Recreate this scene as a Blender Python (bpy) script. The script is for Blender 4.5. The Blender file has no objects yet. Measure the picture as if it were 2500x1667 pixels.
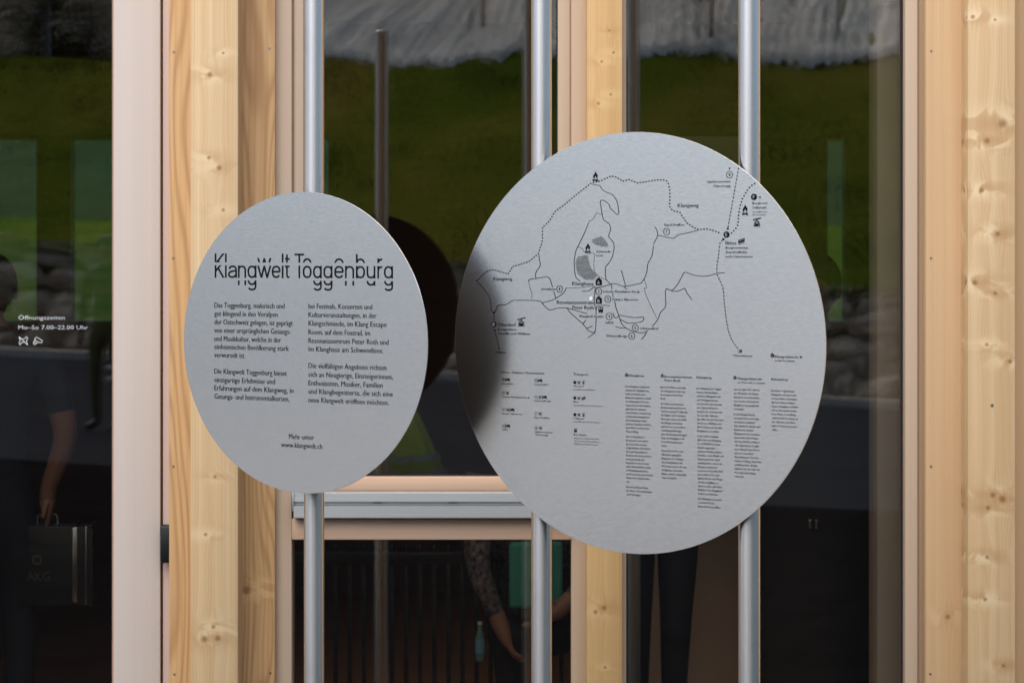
import bpy, bmesh, math, random
from mathutils import Vector, Matrix, noise as mn
random.seed(7)
R = math.radians
SC = bpy.context.scene
COL = SC.collection

# ------------------------------------------------------------------ camera
F = 6018.0            # focal length in photo pixels (2500 px wide)
CX, HY, EYE = 1250.0, 625.0, 1.75
cam_d = bpy.data.cameras.new('camera')
cam = bpy.data.objects.new('camera', cam_d); COL.objects.link(cam)
cam.location = (0, 0, EYE); cam.rotation_euler = (R(90), 0, 0)
cam_d.sensor_width = 36.0; cam_d.lens = 36.0 * F / 2500.0
cam_d.shift_y = -(833.5 - HY) / 2500.0
cam_d.clip_start = 0.05; cam_d.clip_end = 2000
cam_d.dof.use_dof = True; cam_d.dof.focus_distance = 5.9; cam_d.dof.aperture_fstop = 7.1
SC.camera = cam

# ------------------------------------------------------------------ world, sun, exposure
SUN_EL, SUN_AZ = R(60), R(206)      # azimuth measured clockwise from +Y
w = bpy.data.worlds.new('World'); SC.world = w; w.use_nodes = True
nt = w.node_tree; nt.nodes.clear()
sky = nt.nodes.new('ShaderNodeTexSky'); sky.sky_type = 'NISHITA'; sky.sun_disc = False
sky.sun_elevation = SUN_EL; sky.sun_rotation = SUN_AZ
sky.altitude = 900; sky.air_density = 1.0; sky.dust_density = 5.0; sky.ozone_density = 1.0
bg = nt.nodes.new('ShaderNodeBackground'); bg.inputs[1].default_value = 0.13
wo = nt.nodes.new('ShaderNodeOutputWorld')
nt.links.new(sky.outputs[0], bg.inputs[0]); nt.links.new(bg.outputs[0], wo.inputs[0])
sl = bpy.data.lights.new('sun', 'SUN'); sl.energy = 2.2; sl.angle = R(75); sl.color = (1, .92, .82)
so = bpy.data.objects.new('sun', sl); COL.objects.link(so)
sd = Vector((math.sin(SUN_AZ) * math.cos(SUN_EL), math.cos(SUN_AZ) * math.cos(SUN_EL), math.sin(SUN_EL)))
so.rotation_euler = sd.to_track_quat('Z', 'Y').to_euler(); so.location = (0, 0, 20)
SC.view_settings.view_transform = 'Standard'; SC.view_settings.look = 'None'
SC.view_settings.gamma = 1; SC.view_settings.use_curve_mapping = False
SC.view_settings.exposure = 0.62
SC.render.engine = 'CYCLES'
SC.cycles.max_bounces = 8; SC.cycles.transparent_max_bounces = 12; SC.cycles.use_denoising = True
SC.cycles.caustics_reflective = False

G = 7.46              # distance of the glass plane
DX = lambda px, d: (px - CX) * d / F
DZ = lambda py, d: EYE - (py - HY) * d / F

# ------------------------------------------------------------------ object helpers
def tag(o, label=None, cat=None, group=None, kind=None):
    if label: o['label'] = label
    if cat: o['category'] = cat
    if group: o['group'] = group
    if kind: o['kind'] = kind
    return o
def empty(name, loc, label=None, cat=None, group=None, kind=None):
    o = bpy.data.objects.new(name, None); o.empty_display_size = .1
    o.location = loc; COL.objects.link(o); o['_o'] = list(loc)
    return tag(o, label, cat, group, kind)
def org(o): return Vector(o['_o']) if o is not None and '_o' in o else Vector((0, 0, 0))
def mesh_obj(name, me, parent=None, loc=None, mat=None):
    """me in coordinates local to `loc` (world); loc defaults to the parent's origin"""
    if mat is not None and len(me.materials) == 0: me.materials.append(mat)
    o = bpy.data.objects.new(name, me); COL.objects.link(o)
    p = org(parent) if parent is not None else Vector((0, 0, 0))
    l = Vector(loc) if loc is not None else p
    o['_o'] = list(l)
    if parent is not None: o.parent = parent
    o.location = l - p
    return o
class MB:
    """collects geometry in WORLD coordinates"""
    def __init__(s): s.v = []; s.f = []; s.sm = False
    def add(s, vs, fs):
        n = len(s.v); s.v += [tuple(v) for v in vs]; s.f += [tuple(i + n for i in f) for f in fs]; return s
    def box(s, x0, x1, y0, y1, z0, z1, ch=0.0):
        if ch <= 0:
            vs = [(x0,y0,z0),(x1,y0,z0),(x1,y1,z0),(x0,y1,z0),(x0,y0,z1),(x1,y0,z1),(x1,y1,z1),(x0,y1,z1)]
            return s.add(vs, [(0,3,2,1),(4,5,6,7),(0,1,5,4),(1,2,6,5),(2,3,7,6),(3,0,4,7)])
        bm = bmesh.new(); bmesh.ops.create_cube(bm, size=1)
        bmesh.ops.scale(bm, vec=(x1-x0, y1-y0, z1-z0), verts=bm.verts)
        bmesh.ops.translate(bm, vec=((x0+x1)/2,(y0+y1)/2,(z0+z1)/2), verts=bm.verts)
        bmesh.ops.bevel(bm, geom=bm.edges[:], offset=ch, segments=2, affect='EDGES', profile=.5)
        return s.bm(bm)
    def bm(s, bm):
        bm.verts.ensure_lookup_table(); bm.verts.index_update()
        s.add([v.co[:] for v in bm.verts], [tuple(v.index for v in f.verts) for f in bm.faces]); bm.free(); return s
    def tube(s, pts, r, n=16, cap=True):
        pts = [Vector(p) for p in pts]; rs = r if isinstance(r, (list, tuple)) else [r] * len(pts)
        base = len(s.v); 
        for i, p in enumerate(pts):
            d = (pts[min(i+1, len(pts)-1)] - pts[max(i-1, 0)]).normalized()
            a = d.cross(Vector((0,1,0))); 
            if a.length < .1: a = d.cross(Vector((1,0,0)))
            a.normalize(); b = d.cross(a)
            for k in range(n):
                t = 2*math.pi*k/n; s.v.append(tuple(p + (a*math.cos(t) + b*math.sin(t)) * rs[i]))
        for i in range(len(pts)-1):
            for k in range(n):
                q = base + i*n; s.f.append((q+k, q+(k+1) % n, q+n+(k+1) % n, q+n+k))
        if cap:
            s.f.append(tuple(base + k for k in range(n))[::-1]); s.f.append(tuple(base + (len(pts)-1)*n + k for k in range(n)))
        return s
    def obj(s, name, mat, parent=None, loc=None, smooth=False, auto=False):
        l = Vector(loc) if loc is not None else org(parent)
        me = bpy.data.meshes.new(name)
        me.from_pydata([tuple(Vector(v) - l) for v in s.v], [], s.f); me.validate()
        bm = bmesh.new(); bm.from_mesh(me); bmesh.ops.recalc_face_normals(bm, faces=bm.faces)
        if auto:
            for f in bm.faces: f.smooth = True
            for e in bm.edges:
                if len(e.link_faces) == 2 and e.calc_face_angle(0) > R(35): e.smooth = False
        bm.to_mesh(me); bm.free()
        if smooth: me.shade_smooth()
        return mesh_obj(name, me, parent, l, mat)

# ------------------------------------------------------------------ materials
def srgb(r, g, b):
    f = lambda c: (c/255/12.92) if c/255 <= .04045 else ((c/255+.055)/1.055)**2.4
    return (f(r), f(g), f(b), 1)
class N:
    def __init__(s, name):
        s.m = bpy.data.materials.new(name); s.m.use_nodes = True; s.t = s.m.node_tree; s.t.nodes.clear()
        s.out = s.n('ShaderNodeOutputMaterial')
    def n(s, ty, **kw):
        x = s.t.nodes.new(ty)
        for k, v in kw.items(): setattr(x, k, v)
        return x
    def put(s, sock, v):
        if hasattr(v, 'node'): s.t.links.new(v, sock)
        elif v is not None: sock.default_value = v
    def math(s, op, a, b=None, c=None, clamp=False):
        x = s.n('ShaderNodeMath', operation=op); x.use_clamp = clamp
        s.put(x.inputs[0], a)
        if b is not None: s.put(x.inputs[1], b)
        if c is not None: s.put(x.inputs[2], c)
        return x.outputs[0]
    def comb(s, x, y, z=0.0):
        c = s.n('ShaderNodeCombineXYZ'); s.put(c.inputs[0], x); s.put(c.inputs[1], y); s.put(c.inputs[2], z); return c.outputs[0]
    def noise(s, vec, scale=1.0, detail=3.0, rough=.5, dist=0.0):
        x = s.n('ShaderNodeTexNoise'); s.put(x.inputs['Vector'], vec); x.inputs['Scale'].default_value = scale
        x.inputs['Detail'].default_value = detail; x.inputs['Roughness'].default_value = rough; x.inputs['Distortion'].default_value = dist
        return x.outputs[0]
    def mix(s, f, a, b, mode='MIX'):
        x = s.n('ShaderNodeMix', data_type='RGBA', blend_type=mode); s.put(x.inputs[0], f); s.put(x.inputs[6], a); s.put(x.inputs[7], b); return x.outputs[2]
    def ramp(s, f, stops):
        x = s.n('ShaderNodeValToRGB'); e = x.color_ramp.elements
        while len(e) < len(stops): e.new(.5)
        for q, (p, c) in zip(e, stops): q.position = p; q.color = c if len(c) == 4 else (*c, 1)
        s.put(x.inputs[0], f); return x.outputs[0]
    def pos(s):
        return s.n('ShaderNodeTexCoord').outputs['Object']
    def sep(s, v):
        x = s.n('ShaderNodeSeparateXYZ'); s.put(x.inputs[0], v); return x.outputs
    def bump(s, h, strength=.2, dist=.001):
        x = s.n('ShaderNodeBump'); x.inputs['Strength'].default_value = strength; x.inputs['Distance'].default_value = dist
        s.put(x.inputs['Height'], h); return x.outputs[0]
    def bsdf(s, color, rough=.6, metal=0.0, normal=None, **kw):
        p = s.n('ShaderNodeBsdfPrincipled'); s.put(p.inputs['Base Color'], color); s.put(p.inputs['Roughness'], rough); s.put(p.inputs['Metallic'], metal)
        if normal is not None: s.put(p.inputs['Normal'], normal)
        for k, v in kw.items(): s.put(p.inputs[k.replace('_', ' ')], v)
        s.t.links.new(p.outputs[0], s.out.inputs[0]); return s.m

def plain(name, col, rough=.6, metal=0.0, var=.12, scale=6.0, bump=0.0):
    k = N(name); P = k.pos(); n = k.noise(P, scale, 4)
    c2 = tuple(c * (1 - var) for c in col[:3]) + (1,); c1 = tuple(min(1, c * (1 + var)) for c in col[:3]) + (1,)
    col_ = k.ramp(n, [(.3, c2), (.7, c1)])
    nm = k.bump(k.noise(P, scale * 12, 3), bump, .004) if bump else None
    return k.bsdf(col_, rough, metal, nm)

def wood(name, base, dark, light, knots=(), warp=.012, wscale=.9, lines=190.0, band=38.0, contrast=.5, cath=0.0, horiz=False, chat=.35, seed=0.0, rough=.55):
    """softwood with the grain running along z (or x when horiz); knots = (x, z, r) in the building's own coordinates"""
    k = N(name); x, y, z = k.sep(k.pos())
    if horiz: u, v = k.math('MULTIPLY_ADD', y, .7, z), x
    else: u, v = k.math('MULTIPLY_ADD', y, .7, x), z
    us = k.math('ADD', u, seed)
    wn = k.noise(k.comb(k.math('MULTIPLY', us, 3.0), k.math('MULTIPLY', v, wscale), 0.0), 1.0, 2)
    uw = k.math('MULTIPLY_ADD', k.math('SUBTRACT', wn, .5), warp * 2, u)
    core = None; wide = None; ringm = None
    for (kx, kz, r) in knots:
        dx = k.math('SUBTRACT', u, kx); dz = k.math('SUBTRACT', v, kz)
        a = k.math('DIVIDE', dx, r); b = k.math('DIVIDE', dz, r)
        d2 = k.math('MULTIPLY_ADD', a, a, k.math('MULTIPLY', b, b))
        d2w = k.math('MULTIPLY_ADD', a, a, k.math('MULTIPLY', k.math('MULTIPLY', b, b), .16))
        g = k.math('POWER', 2.71828, k.math('MULTIPLY', d2w, -.13))
        uw = k.math('SUBTRACT', uw, k.math('MULTIPLY', k.math('MULTIPLY', dx, g), .92))
        c = k.math('POWER', 2.71828, k.math('MULTIPLY', d2, -1.15))
        d2h = k.math('MULTIPLY_ADD', k.math('MULTIPLY', a, a), .014, k.math('MULTIPLY', k.math('MULTIPLY', b, b), .10))
        wd = k.math('MULTIPLY', k.math('POWER', 2.71828, k.math('MULTIPLY', d2h, -1.0)), min(1.0, .4 + r * 110))
        core = c if core is None else k.math('MAXIMUM', core, c)
        wide = wd if wide is None else k.math('MAXIMUM', wide, wd)
    uws = k.math('ADD', uw, seed)
    fine = k.noise(k.comb(k.math('MULTIPLY', uws, lines), k.math('MULTIPLY', v, .9), 0.0), 1.0, 2, .55)
    bands = k.noise(k.comb(k.math('MULTIPLY', uws, band), k.math('MULTIPLY', v, .35), 3.0), 1.0, 2)
    pores = k.noise(k.comb(k.math('MULTIPLY', uws, 900.0), k.math('MULTIPLY', v, 24.0), 0.0), 1.0, 2)
    latew = k.math('POWER', k.math('MULTIPLY_ADD', k.math('SINE', k.math('MULTIPLY', k.math('MULTIPLY_ADD', bands, .012, uws), lines * 5.2)), .5, .5), 3.0)
    lw = k.math('MULTIPLY', latew, k.math('MULTIPLY_ADD', bands, 1.3, -.25, clamp=True))
    f1 = k.math('MULTIPLY_ADD', k.math('SUBTRACT', fine, .5), 1.6 * contrast, .5)
    f1 = k.math('ADD', f1, k.math('MULTIPLY', k.math('SUBTRACT', bands, .5), 1.1), clamp=True)
    col = k.mix(f1, light, base)
    col = k.mix(k.math('MULTIPLY', lw, .85 * contrast), col, dark)
    if cath:                                    # flame figure: nested tongues of darker late wood
        cn = k.noise(k.comb(k.math('MULTIPLY', us, 7.0), k.math('MULTIPLY', v, .75), 7.0), 1.0, 1)
        cw = k.math('MULTIPLY_ADD', cn, 34.0, k.math('MULTIPLY', u, 60.0))
        cl = k.math('POWER', k.math('MULTIPLY_ADD', k.math('SINE', k.math('MULTIPLY', cw, 2.6)), .5, .5), 2.2)
        col = k.mix(k.math('MULTIPLY', cl, cath), col, dark)
    col = k.mix(k.math('MULTIPLY', pores, .18), col, dark)
    if chat:
        pn = k.noise(k.comb(k.math('MULTIPLY', us, 11.0), k.math('MULTIPLY', v, 13.0), 0.0), 1.0, 3, .5, .8)
        if wide is not None:  # figured sheen round knots, put into the colour as pale and dark patches
            lo = k.ramp(pn, [(.46, (0,0,0)), (.58, (1,1,1))]); hi = k.ramp(pn, [(.44, (1,1,1)), (.52, (0,0,0))])
            col = k.mix(k.math('MULTIPLY', k.math('MULTIPLY', wide, hi), chat * 2.2, clamp=True), col, light)
            col = k.mix(k.math('MULTIPLY', k.math('MULTIPLY', wide, lo), chat * 1.5, clamp=True), col, tuple(.45*a+.55*b for a, b in zip(base, dark)))
        col = k.mix(k.math('MULTIPLY', k.noise(k.comb(k.math('MULTIPLY', us, 9.0), k.math('MULTIPLY', v, 1.4), 5.0), 1.0, 2), .45), col, base)
    if core is not None:
        kc = tuple(c * .42 for c in dark[:3]) + (1,)
        col = k.mix(k.math('MULTIPLY', k.ramp(core, [(.16, (0,0,0)), (.55, (1,1,1))]), .5), col, dark)
        col = k.mix(k.math('MULTIPLY', k.ramp(core, [(.5, (0,0,0)), (.9, (1,1,1))]), .42), col, kc)
    nm = k.bump(f1, .25, .0006)
    return k.bsdf(col, rough, 0.0, nm, Specular_IOR_Level=.25)

SPR = dict(base=srgb(206,170,122), dark=srgb(158,110,70), light=srgb(236,214,174))
LOC = Vector((0, G, 0))
def kn(lst, d):           # knots given in photo pixels on a plane d away -> building coordinates (u uses y too)
    return [(DX(px, d) + .7 * (d - G), DZ(py, d), r * d / F) for px, py, r in lst]
M = {}
M['fin_left'] = wood('spruce_fin_pale', **SPR, knots=kn([(512,183,7),(545,130,4),(510,385,5),(535,410,7),(545,513,5),(525,1163,4.5),(502,1304,5),(521,1529,6),(499,1559,9),(532,1557,8)], 7.27), seed=.3, warp=.008, lines=150)
M['fin_mid'] = wood('spruce_fin_middle', srgb(206,164,108), SPR['dark'], srgb(228,196,142), knots=kn([(1488,75,3.5),(1498,129,4),(1469,151,4),(1491,231,4),(1461,253,4.5),(1454,1493,6),(1475,1483,7),(1477,1628,4)], 7.30), seed=1.7, warp=.006)
M['fin_right'] = wood('spruce_fin_knotty', **SPR, knots=kn([(2429,49,4),(2375,42,6),(2448,302,12),(2410,344,8),(2396,465,7),(2436,571,7),(2380,690,8),(2430,716,5),(2409,841,5),(2466,882,6),(2424,1208,7),(2448,1218,10),(2412,1239,6),(2410,1359,6),(2405,1462,6),(2450,1624,5)], 7.27), seed=2.9, warp=.007, chat=.5)
M['board_left'] = wood('spruce_board_flamed', srgb(206,166,118), srgb(150,102,62), srgb(224,188,138), knots=kn([(602,1440,12)], 7.38), seed=4.1, warp=.02, lines=70, band=22, contrast=.6, cath=.55)
M['board_right'] = wood('spruce_board_plain', srgb(204,170,128), srgb(160,116,78), srgb(222,192,152), knots=kn([(2314,1505,7)], 7.38), seed=5.5, warp=.006, lines=170)
M['board_far'] = wood('spruce_board_far', **SPR, seed=8.0)
M['frame'] = wood('planed_window_timber', srgb(198,176,152), srgb(166,136,110), srgb(212,192,170), seed=6.0, warp=.003, lines=220, contrast=.22, chat=.06)
M['frame_h'] = wood('planed_window_timber_across', srgb(208,176,150), srgb(178,136,108), srgb(222,192,168), seed=6.6, warp=.004, lines=120, contrast=.3, horiz=True, chat=.06)
M['stile'] = wood('whitewashed_door_timber', srgb(206,195,186), srgb(184,166,154), srgb(216,206,198), seed=7.0, warp=.002, lines=260, contrast=.22, chat=.05)
M['pale_strip'] = wood('whitewashed_strip', srgb(208,184,172), srgb(184,154,140), srgb(218,198,188), seed=7.4, warp=.002, lines=260, contrast=.3, chat=.05)
M['black'] = plain('black_metal', (.003,.003,.004,1), .5, .0)
M['seal'] = plain('black_rubber', (.01,.011,.012,1), .7)
M['groove'] = plain('dark_brown_joint', (.05,.03,.02,1), .8)
M['reddish'] = plain('reddish_joint', (.40,.24,.17,1), .7)
M['steel'] = plain('screw_steel', (.55,.56,.57,1), .3, 1.0)

def brushed(name, col, rough, ax=(3, 3, 400), rv=.1, bump=.05, stain=.06, metal=1.0, aniso=0.0):
    k = N(name); P = k.pos()
    mp = k.n('ShaderNodeMapping'); mp.inputs['Scale'].default_value = ax; k.put(mp.inputs[0], P)
    n1 = k.noise(mp.outputs[0], 1.0, 3, .6); n2 = k.noise(P, 7.0, 4, .6); n3 = k.noise(P, 55.0, 3)
    c = k.mix(k.ramp(n1, [(.3, (0,0,0)), (.7, (1,1,1))]), col, tuple(q * .83 for q in col[:3]) + (1,))
    c = k.mix(k.ramp(n2, [(.56, (0,0,0)), (.78, (stain,)*3)]), c, (.25,.24,.24,1))
    r = k.math('MULTIPLY_ADD', n1, rv, rough - rv/2)
    m = k.bsdf(c, r, metal, k.bump(n1, bump, .0003))
    if aniso:
        p = k.t.nodes['Principled BSDF']; p.inputs['Anisotropic'].default_value = aniso; k.put(p.inputs['Tangent'], k.comb(0.0, 0.0, 1.0))
    return m
M['disc'] = brushed('brushed_aluminium_sheet', (.82,.815,.81,1), .25, (70, 70, 620), .08, .16, .06, 1.0, .7)
M['disc_back'] = plain('near_black_sign_back', (.012,.010,.009,1), .6)  # sign backs coloured near black to darken their mirrored image
M['pole'] = brushed('satin_steel_tube', (.84,.83,.83,1), .30, (260, 260, 2.0), .10, .10, .14, .97, .8)
M['alu'] = brushed('anodised_aluminium_sill', (.60,.63,.64,1), .48, (3, 40, 300), .06, .05, .04, .8)
M['print'] = plain('black_print', (.005,.005,.006,1), .6)
M['print'].node_tree.nodes['Principled BSDF'].inputs['Specular IOR Level'].default_value = .1
M['print_knock'] = plain('bare_print_grey', (.42,.43,.45,1), .5)
M['white_print'] = plain('white_vinyl', (.62,.66,.68,1), .6)
M['sticker'] = plain('pale_blue_sticker', (.72,.86,.95,1), .35)

def glass(name, refl, trans, tint):
    k = N(name)
    a = k.n('ShaderNodeBsdfTransparent'); a.inputs[0].default_value = (*[c * trans for c in tint], 1)
    b = k.n('ShaderNodeBsdfGlossy'); b.inputs['Roughness'].default_value = 0.0
    b.inputs[0].default_value = (1, 1, .96, 1)
    # pane is very slightly wavy, as insulating glass is
    nn = k.noise(k.pos(), 1.3, 1); b_n = k.bump(nn, .02, .02); k.put(b.inputs['Normal'], b_n)
    lw = k.n('ShaderNodeLayerWeight'); lw.inputs[0].default_value = .18
    f = k.math('MULTIPLY_ADD', k.math('POWER', lw.outputs['Facing'], 4.0), .75, refl, clamp=True)
    mx = k.n('ShaderNodeMixShader'); k.put(mx.inputs[0], f)
    k.t.links.new(a.outputs[0], mx.inputs[1]); k.t.links.new(b.outputs[0], mx.inputs[2]); k.t.links.new(mx.outputs[0], k.out.inputs[0])
    return k.m
M['glass'] = glass('insulating_glass', .12, .79, (1, .96, .90))
M['teal_glass'] = glass('teal_tinted_glass', .05, .50, (.34, .62, .84))

# interior / outside materials
M['inwood'] = wood('dark_interior_boards', srgb(150,106,80), srgb(90,60,42), srgb(170,128,100), lines=60, band=14, horiz=True)
M['infloor'] = wood('interior_oak_floor', srgb(205,150,112), srgb(150,100,70), srgb(218,168,130), lines=40, band=12, horiz=True)
M['inwall'] = plain('grey_plaster', (.78,.70,.60,1), .8, 0, .06)
M['ingrey'] = plain('grey_interior_strip', (.42,.40,.37,1), .7, 0, .06)
M['dark_rail'] = plain('black_railing_paint', (.01,.012,.016,1), .4)
M['concrete'] = plain('kerb_granite', (.66,.60,.53,1), .8, 0, .2, 9, .3)

# ------------------------------------------------------------------ ground, road, hillside (behind the camera, seen in the panes, except the added pale ground)
def gz(x, y):             # the road falls gently to the right
    t = min(1.0, max(0.0, (-y + 5.5) / 9.0)); t = t * t * (3 - 2 * t)
    return -.057 * x * t - .02 + .02 * (1 - t)
def sheet(name, xs, ys, fz, mat, kind='structure', smooth=True):
    v = [(x, y, fz(x, y)) for y in ys for x in xs]; n = len(xs)
    f = [(j*n+i, j*n+i+1, (j+1)*n+i+1, (j+1)*n+i) for j in range(len(ys)-1) for i in range(n-1)]
    b = MB(); b.v = v; b.f = f; o = b.obj(name, mat, smooth=smooth); o['kind'] = kind; return o
def lin(a, b, n): return [a + (b-a)*i/(n-1) for i in range(n)]
k = N('earth'); P = k.pos(); n1 = k.noise(P, .25, 5, .6); n2 = k.noise(P, 9, 4)
M['earth'] = k.bsdf(k.mix(k.math('MULTIPLY', n2, .5), k.ramp(n1, [(.35, (.035,.06,.012,1)), (.65, (.07,.09,.025,1))]), (.02,.035,.01,1)), .95)
k = N('asphalt'); P = k.pos(); n1 = k.noise(P, .6, 4); n2 = k.noise(P, 160, 2)
M['asphalt'] = k.bsdf(k.mix(n1, (.038,.044,.054,1), (.062,.070,.082,1)), k.math('MULTIPLY_ADD', n2, .2, .7), 0.0, k.bump(n2, .6, .004), Specular_IOR_Level=0.0, Diffuse_Roughness=.5)
k = N('meadow'); P = k.pos(); n1 = k.noise(P, .35, 3, .5, .3); n2 = k.noise(P, 5, 4)
M['meadow'] = k.bsdf(k.mix(k.math('MULTIPLY', n2, .6), k.ramp(n1, [(.34, (.09,.14,.016,1)), (.5, (.19,.205,.030,1)), (.68, (.29,.23,.055,1))]), (.08,.12,.015,1)), .95, 0.0, None, Specular_IOR_Level=0.0)
sheet('ground', lin(-400, 400, 41), lin(-500, 500, 51), lambda x, y: -.9 + (0 if abs(x) < 60 and abs(y) < 60 else .0), M['earth'])
sheet('road', lin(-40, 40, 41), lin(-19, -4.0, 40), gz, M['asphalt'])
M['deck'] = plain('near_black_paving', (.010,.011,.013,1), .8, 0, .3, 4)  # near-black colour keeps the lower pane reflections dark
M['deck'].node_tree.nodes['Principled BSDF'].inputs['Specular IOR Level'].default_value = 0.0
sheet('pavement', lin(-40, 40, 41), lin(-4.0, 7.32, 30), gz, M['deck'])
M['reflector'] = plain('pale_reflector_ground', (.50,.475,.44,1), .9, 0, .2, 30)  # unseen pale ground added to brighten what the metal signs mirror
sheet('reflector_yard', lin(-70, -8.5, 20), lin(-60, 7.3, 30), lambda x, y: gz(-8.5, y) + .01, M['reflector'])
sheet('reflector_strip', lin(-8.6, -4.8, 6), lin(-8, 7.3, 16), lambda x, y: gz(x, y) + .015, M['reflector'])
bk = MB()
for i in range(40):
    x0 = -30 + i * 1.5; x1 = x0 + 1.49
    z0, z1 = gz(x0, -19), gz(x1, -19)
    a = [(x0,-19.0,z0-.3),(x1,-19.0,z1-.3),(x1,-19.35,z1-.3),(x0,-19.35,z0-.3),(x0,-19.0,z0+.11),(x1,-19.0,z1+.11),(x1,-19.35,z1+.12),(x0,-19.35,z0+.12)]
    bk.add(a, [(0,3,2,1),(4,5,6,7),(0,1,5,4),(1,2,6,5),(2,3,7,6),(3,0,4,7)])
kerb = bk.obj('kerb', M['concrete']); kerb['kind'] = 'structure'

def slope_z(x, y):        # grass bank above the rock wall
    L = max(0.0, -y - 19.6)
    hi = math.tan(R(35)) * min(L, 5.2) + math.tan(R(38)) * max(0, min(L - 5.2, 7)) + .3 * max(0, L - 12.2)
    lo = math.tan(R(35)) * min(L, 4.3) + .04 * max(0, L - 4.3); t = min(1, max(0, (x + 5.6) / 1.0)); t = t * t * (3 - 2 * t)
    z = 1.42 - .055 * x + lo + (hi - lo) * t + .05 * math.sin(x * .8 + y * .5) * min(1, L)
    return z + .06 * mn.noise(Vector((x * .4, y * .7, 3))) * min(1, L)
bank = sheet('grass_bank', lin(-30, 30, 120), lin(-19.9, -60, 80), slope_z, M['meadow'])

# rock wall: each boulder a part
k = N('boulder_stone'); P = k.pos(); oi = k.n('ShaderNodeObjectInfo'); n1 = k.noise(P, 3.0, 6, .65, .6); n2 = k.noise(P, 16, 5, .6)
c = k.ramp(n1, [(.3, (.26,.20,.14,1)), (.46, (.52,.43,.32,1)), (.62, (.72,.62,.50,1))])
c = k.mix(k.math('MULTIPLY', k.ramp(oi.outputs['Random'], [(.70, (0,0,0)), (.9, (1,1,1))]), .6), c, (.28,.17,.085,1))
c = k.mix(k.ramp(n2, [(.55, (0,0,0)), (.7, (.5,.5,.5))]), c, (.22,.21,.15,1))
M['rock'] = k.bsdf(c, .9, 0.0, k.bump(n2, .8, .02))
wall = empty('rock_wall', (0, -19.9, 0), 'retaining wall of rough grey boulders mirrored in the panes below the grass', 'wall')
rocks = []
for s in range(6):
    bm = bmesh.new(); rr = random.Random(50 + s)
    for i in range(26):
        v = Vector([rr.gauss(0, 1) for _ in range(3)]).normalized(); m_ = max(abs(v.x), abs(v.y), abs(v.z)); bm.verts.new(v.lerp(v / m_, .55) * rr.uniform(.42, .52))
    bmesh.ops.convex_hull(bm, input=bm.verts); bmesh.ops.delete(bm, geom=[v for v in bm.verts if not v.link_faces], context='VERTS')
    bmesh.ops.bevel(bm, geom=bm.edges[:], offset=.012, segments=1, affect='EDGES')
    bmesh.ops.triangulate(bm, faces=bm.faces); bmesh.ops.subdivide_edges(bm, edges=bm.edges, cuts=1)
    for v in bm.verts: v.co *= 1 + .16 * mn.noise(v.co * 4 + Vector((s * 9, 0, 0))) + .07 * mn.noise(v.co * 13)
    me = bpy.data.meshes.new('boulder'); bm.to_mesh(me); bm.free(); me.materials.append(M['rock']); rocks.append(me)
for row in range(5):
    x = -11.0 + random.random()
    while x < 10:
        wd = random.uniform(.42, .95)
        o = mesh_obj('boulder', random.choice(rocks), wall, (x + wd/2, -19.80 - .10 * row + random.uniform(-.08, .08), -.057 * (x + wd/2) + .16 + row * .295 + random.uniform(-.06, .06)))
        o.scale = (wd * 1.18, .75, random.uniform(.42, .62)); o.rotation_euler = (random.uniform(-.2, .2), random.uniform(-.25, .25), random.choice((0, math.pi)) + random.uniform(-.3, .3))
        x += wd * .84
bb = MB(); bb.add([(-12,-19.95,-.7),(11,-19.95,-.9),(11,-19.95,.85),(-12,-19.95,2.0),(-12,-20.6,-.7),(11,-20.6,-.9),(11,-20.6,.85),(-12,-20.6,2.0)], [(0,1,2,3),(4,7,6,5),(3,2,6,7),(0,3,7,4),(1,5,6,2),(0,4,5,1)])
bb.obj('earth_backing', M['earth'], wall)

# grass blades on the bank
def blades(name, n, x0, x1, y0, y1, fz, h0, h1, mat, wd=.012):
    V = []; Fc = []; rnd = random.Random(5)
    for i in range(n):
        x = rnd.uniform(x0, x1); y = rnd.uniform(y0, y1); z = fz(x, y); h = rnd.uniform(h0, h1) * (.5 + abs(mn.noise(Vector((x*.9, y*.9, 9)))) * 1.6)
        a = rnd.uniform(0, 6.28); ww = wd * rnd.uniform(.6, 1.5); lx, ly = rnd.uniform(-.6, .6) * h, rnd.uniform(-.4, .8) * h
        b = len(V); V += [(x - ww*math.cos(a), y - ww*math.sin(a), z - .02), (x + ww*math.cos(a), y + ww*math.sin(a), z - .02), (x + lx, y + ly, z + h)]
        Fc.append((b, b+1, b+2))
    me = bpy.data.meshes.new(name); me.from_pydata(V, [], Fc); o = mesh_obj(name, me, None, None, mat); o['kind'] = 'stuff'; return o
k = N('grass_blades'); P = k.pos(); n1 = k.noise(P, .35, 3, .5, .3); n2 = k.noise(P, 14, 2)
M['grass'] = k.bsdf(k.mix(n2, k.ramp(n1, [(.34, (.10,.16,.016,1)), (.5, (.21,.225,.032,1)), (.68, (.33,.26,.06,1))]), (.13,.16,.022,1)), .8, 0.0, None, Specular_IOR_Level=0.0)
g = blades('bank_grass', 90000, -9, 9, -25.6, -19.7, slope_z, .02, .055, M['grass'], .010)
tag(g, 'short green and straw coloured grass covering the bank', 'grass')

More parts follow.
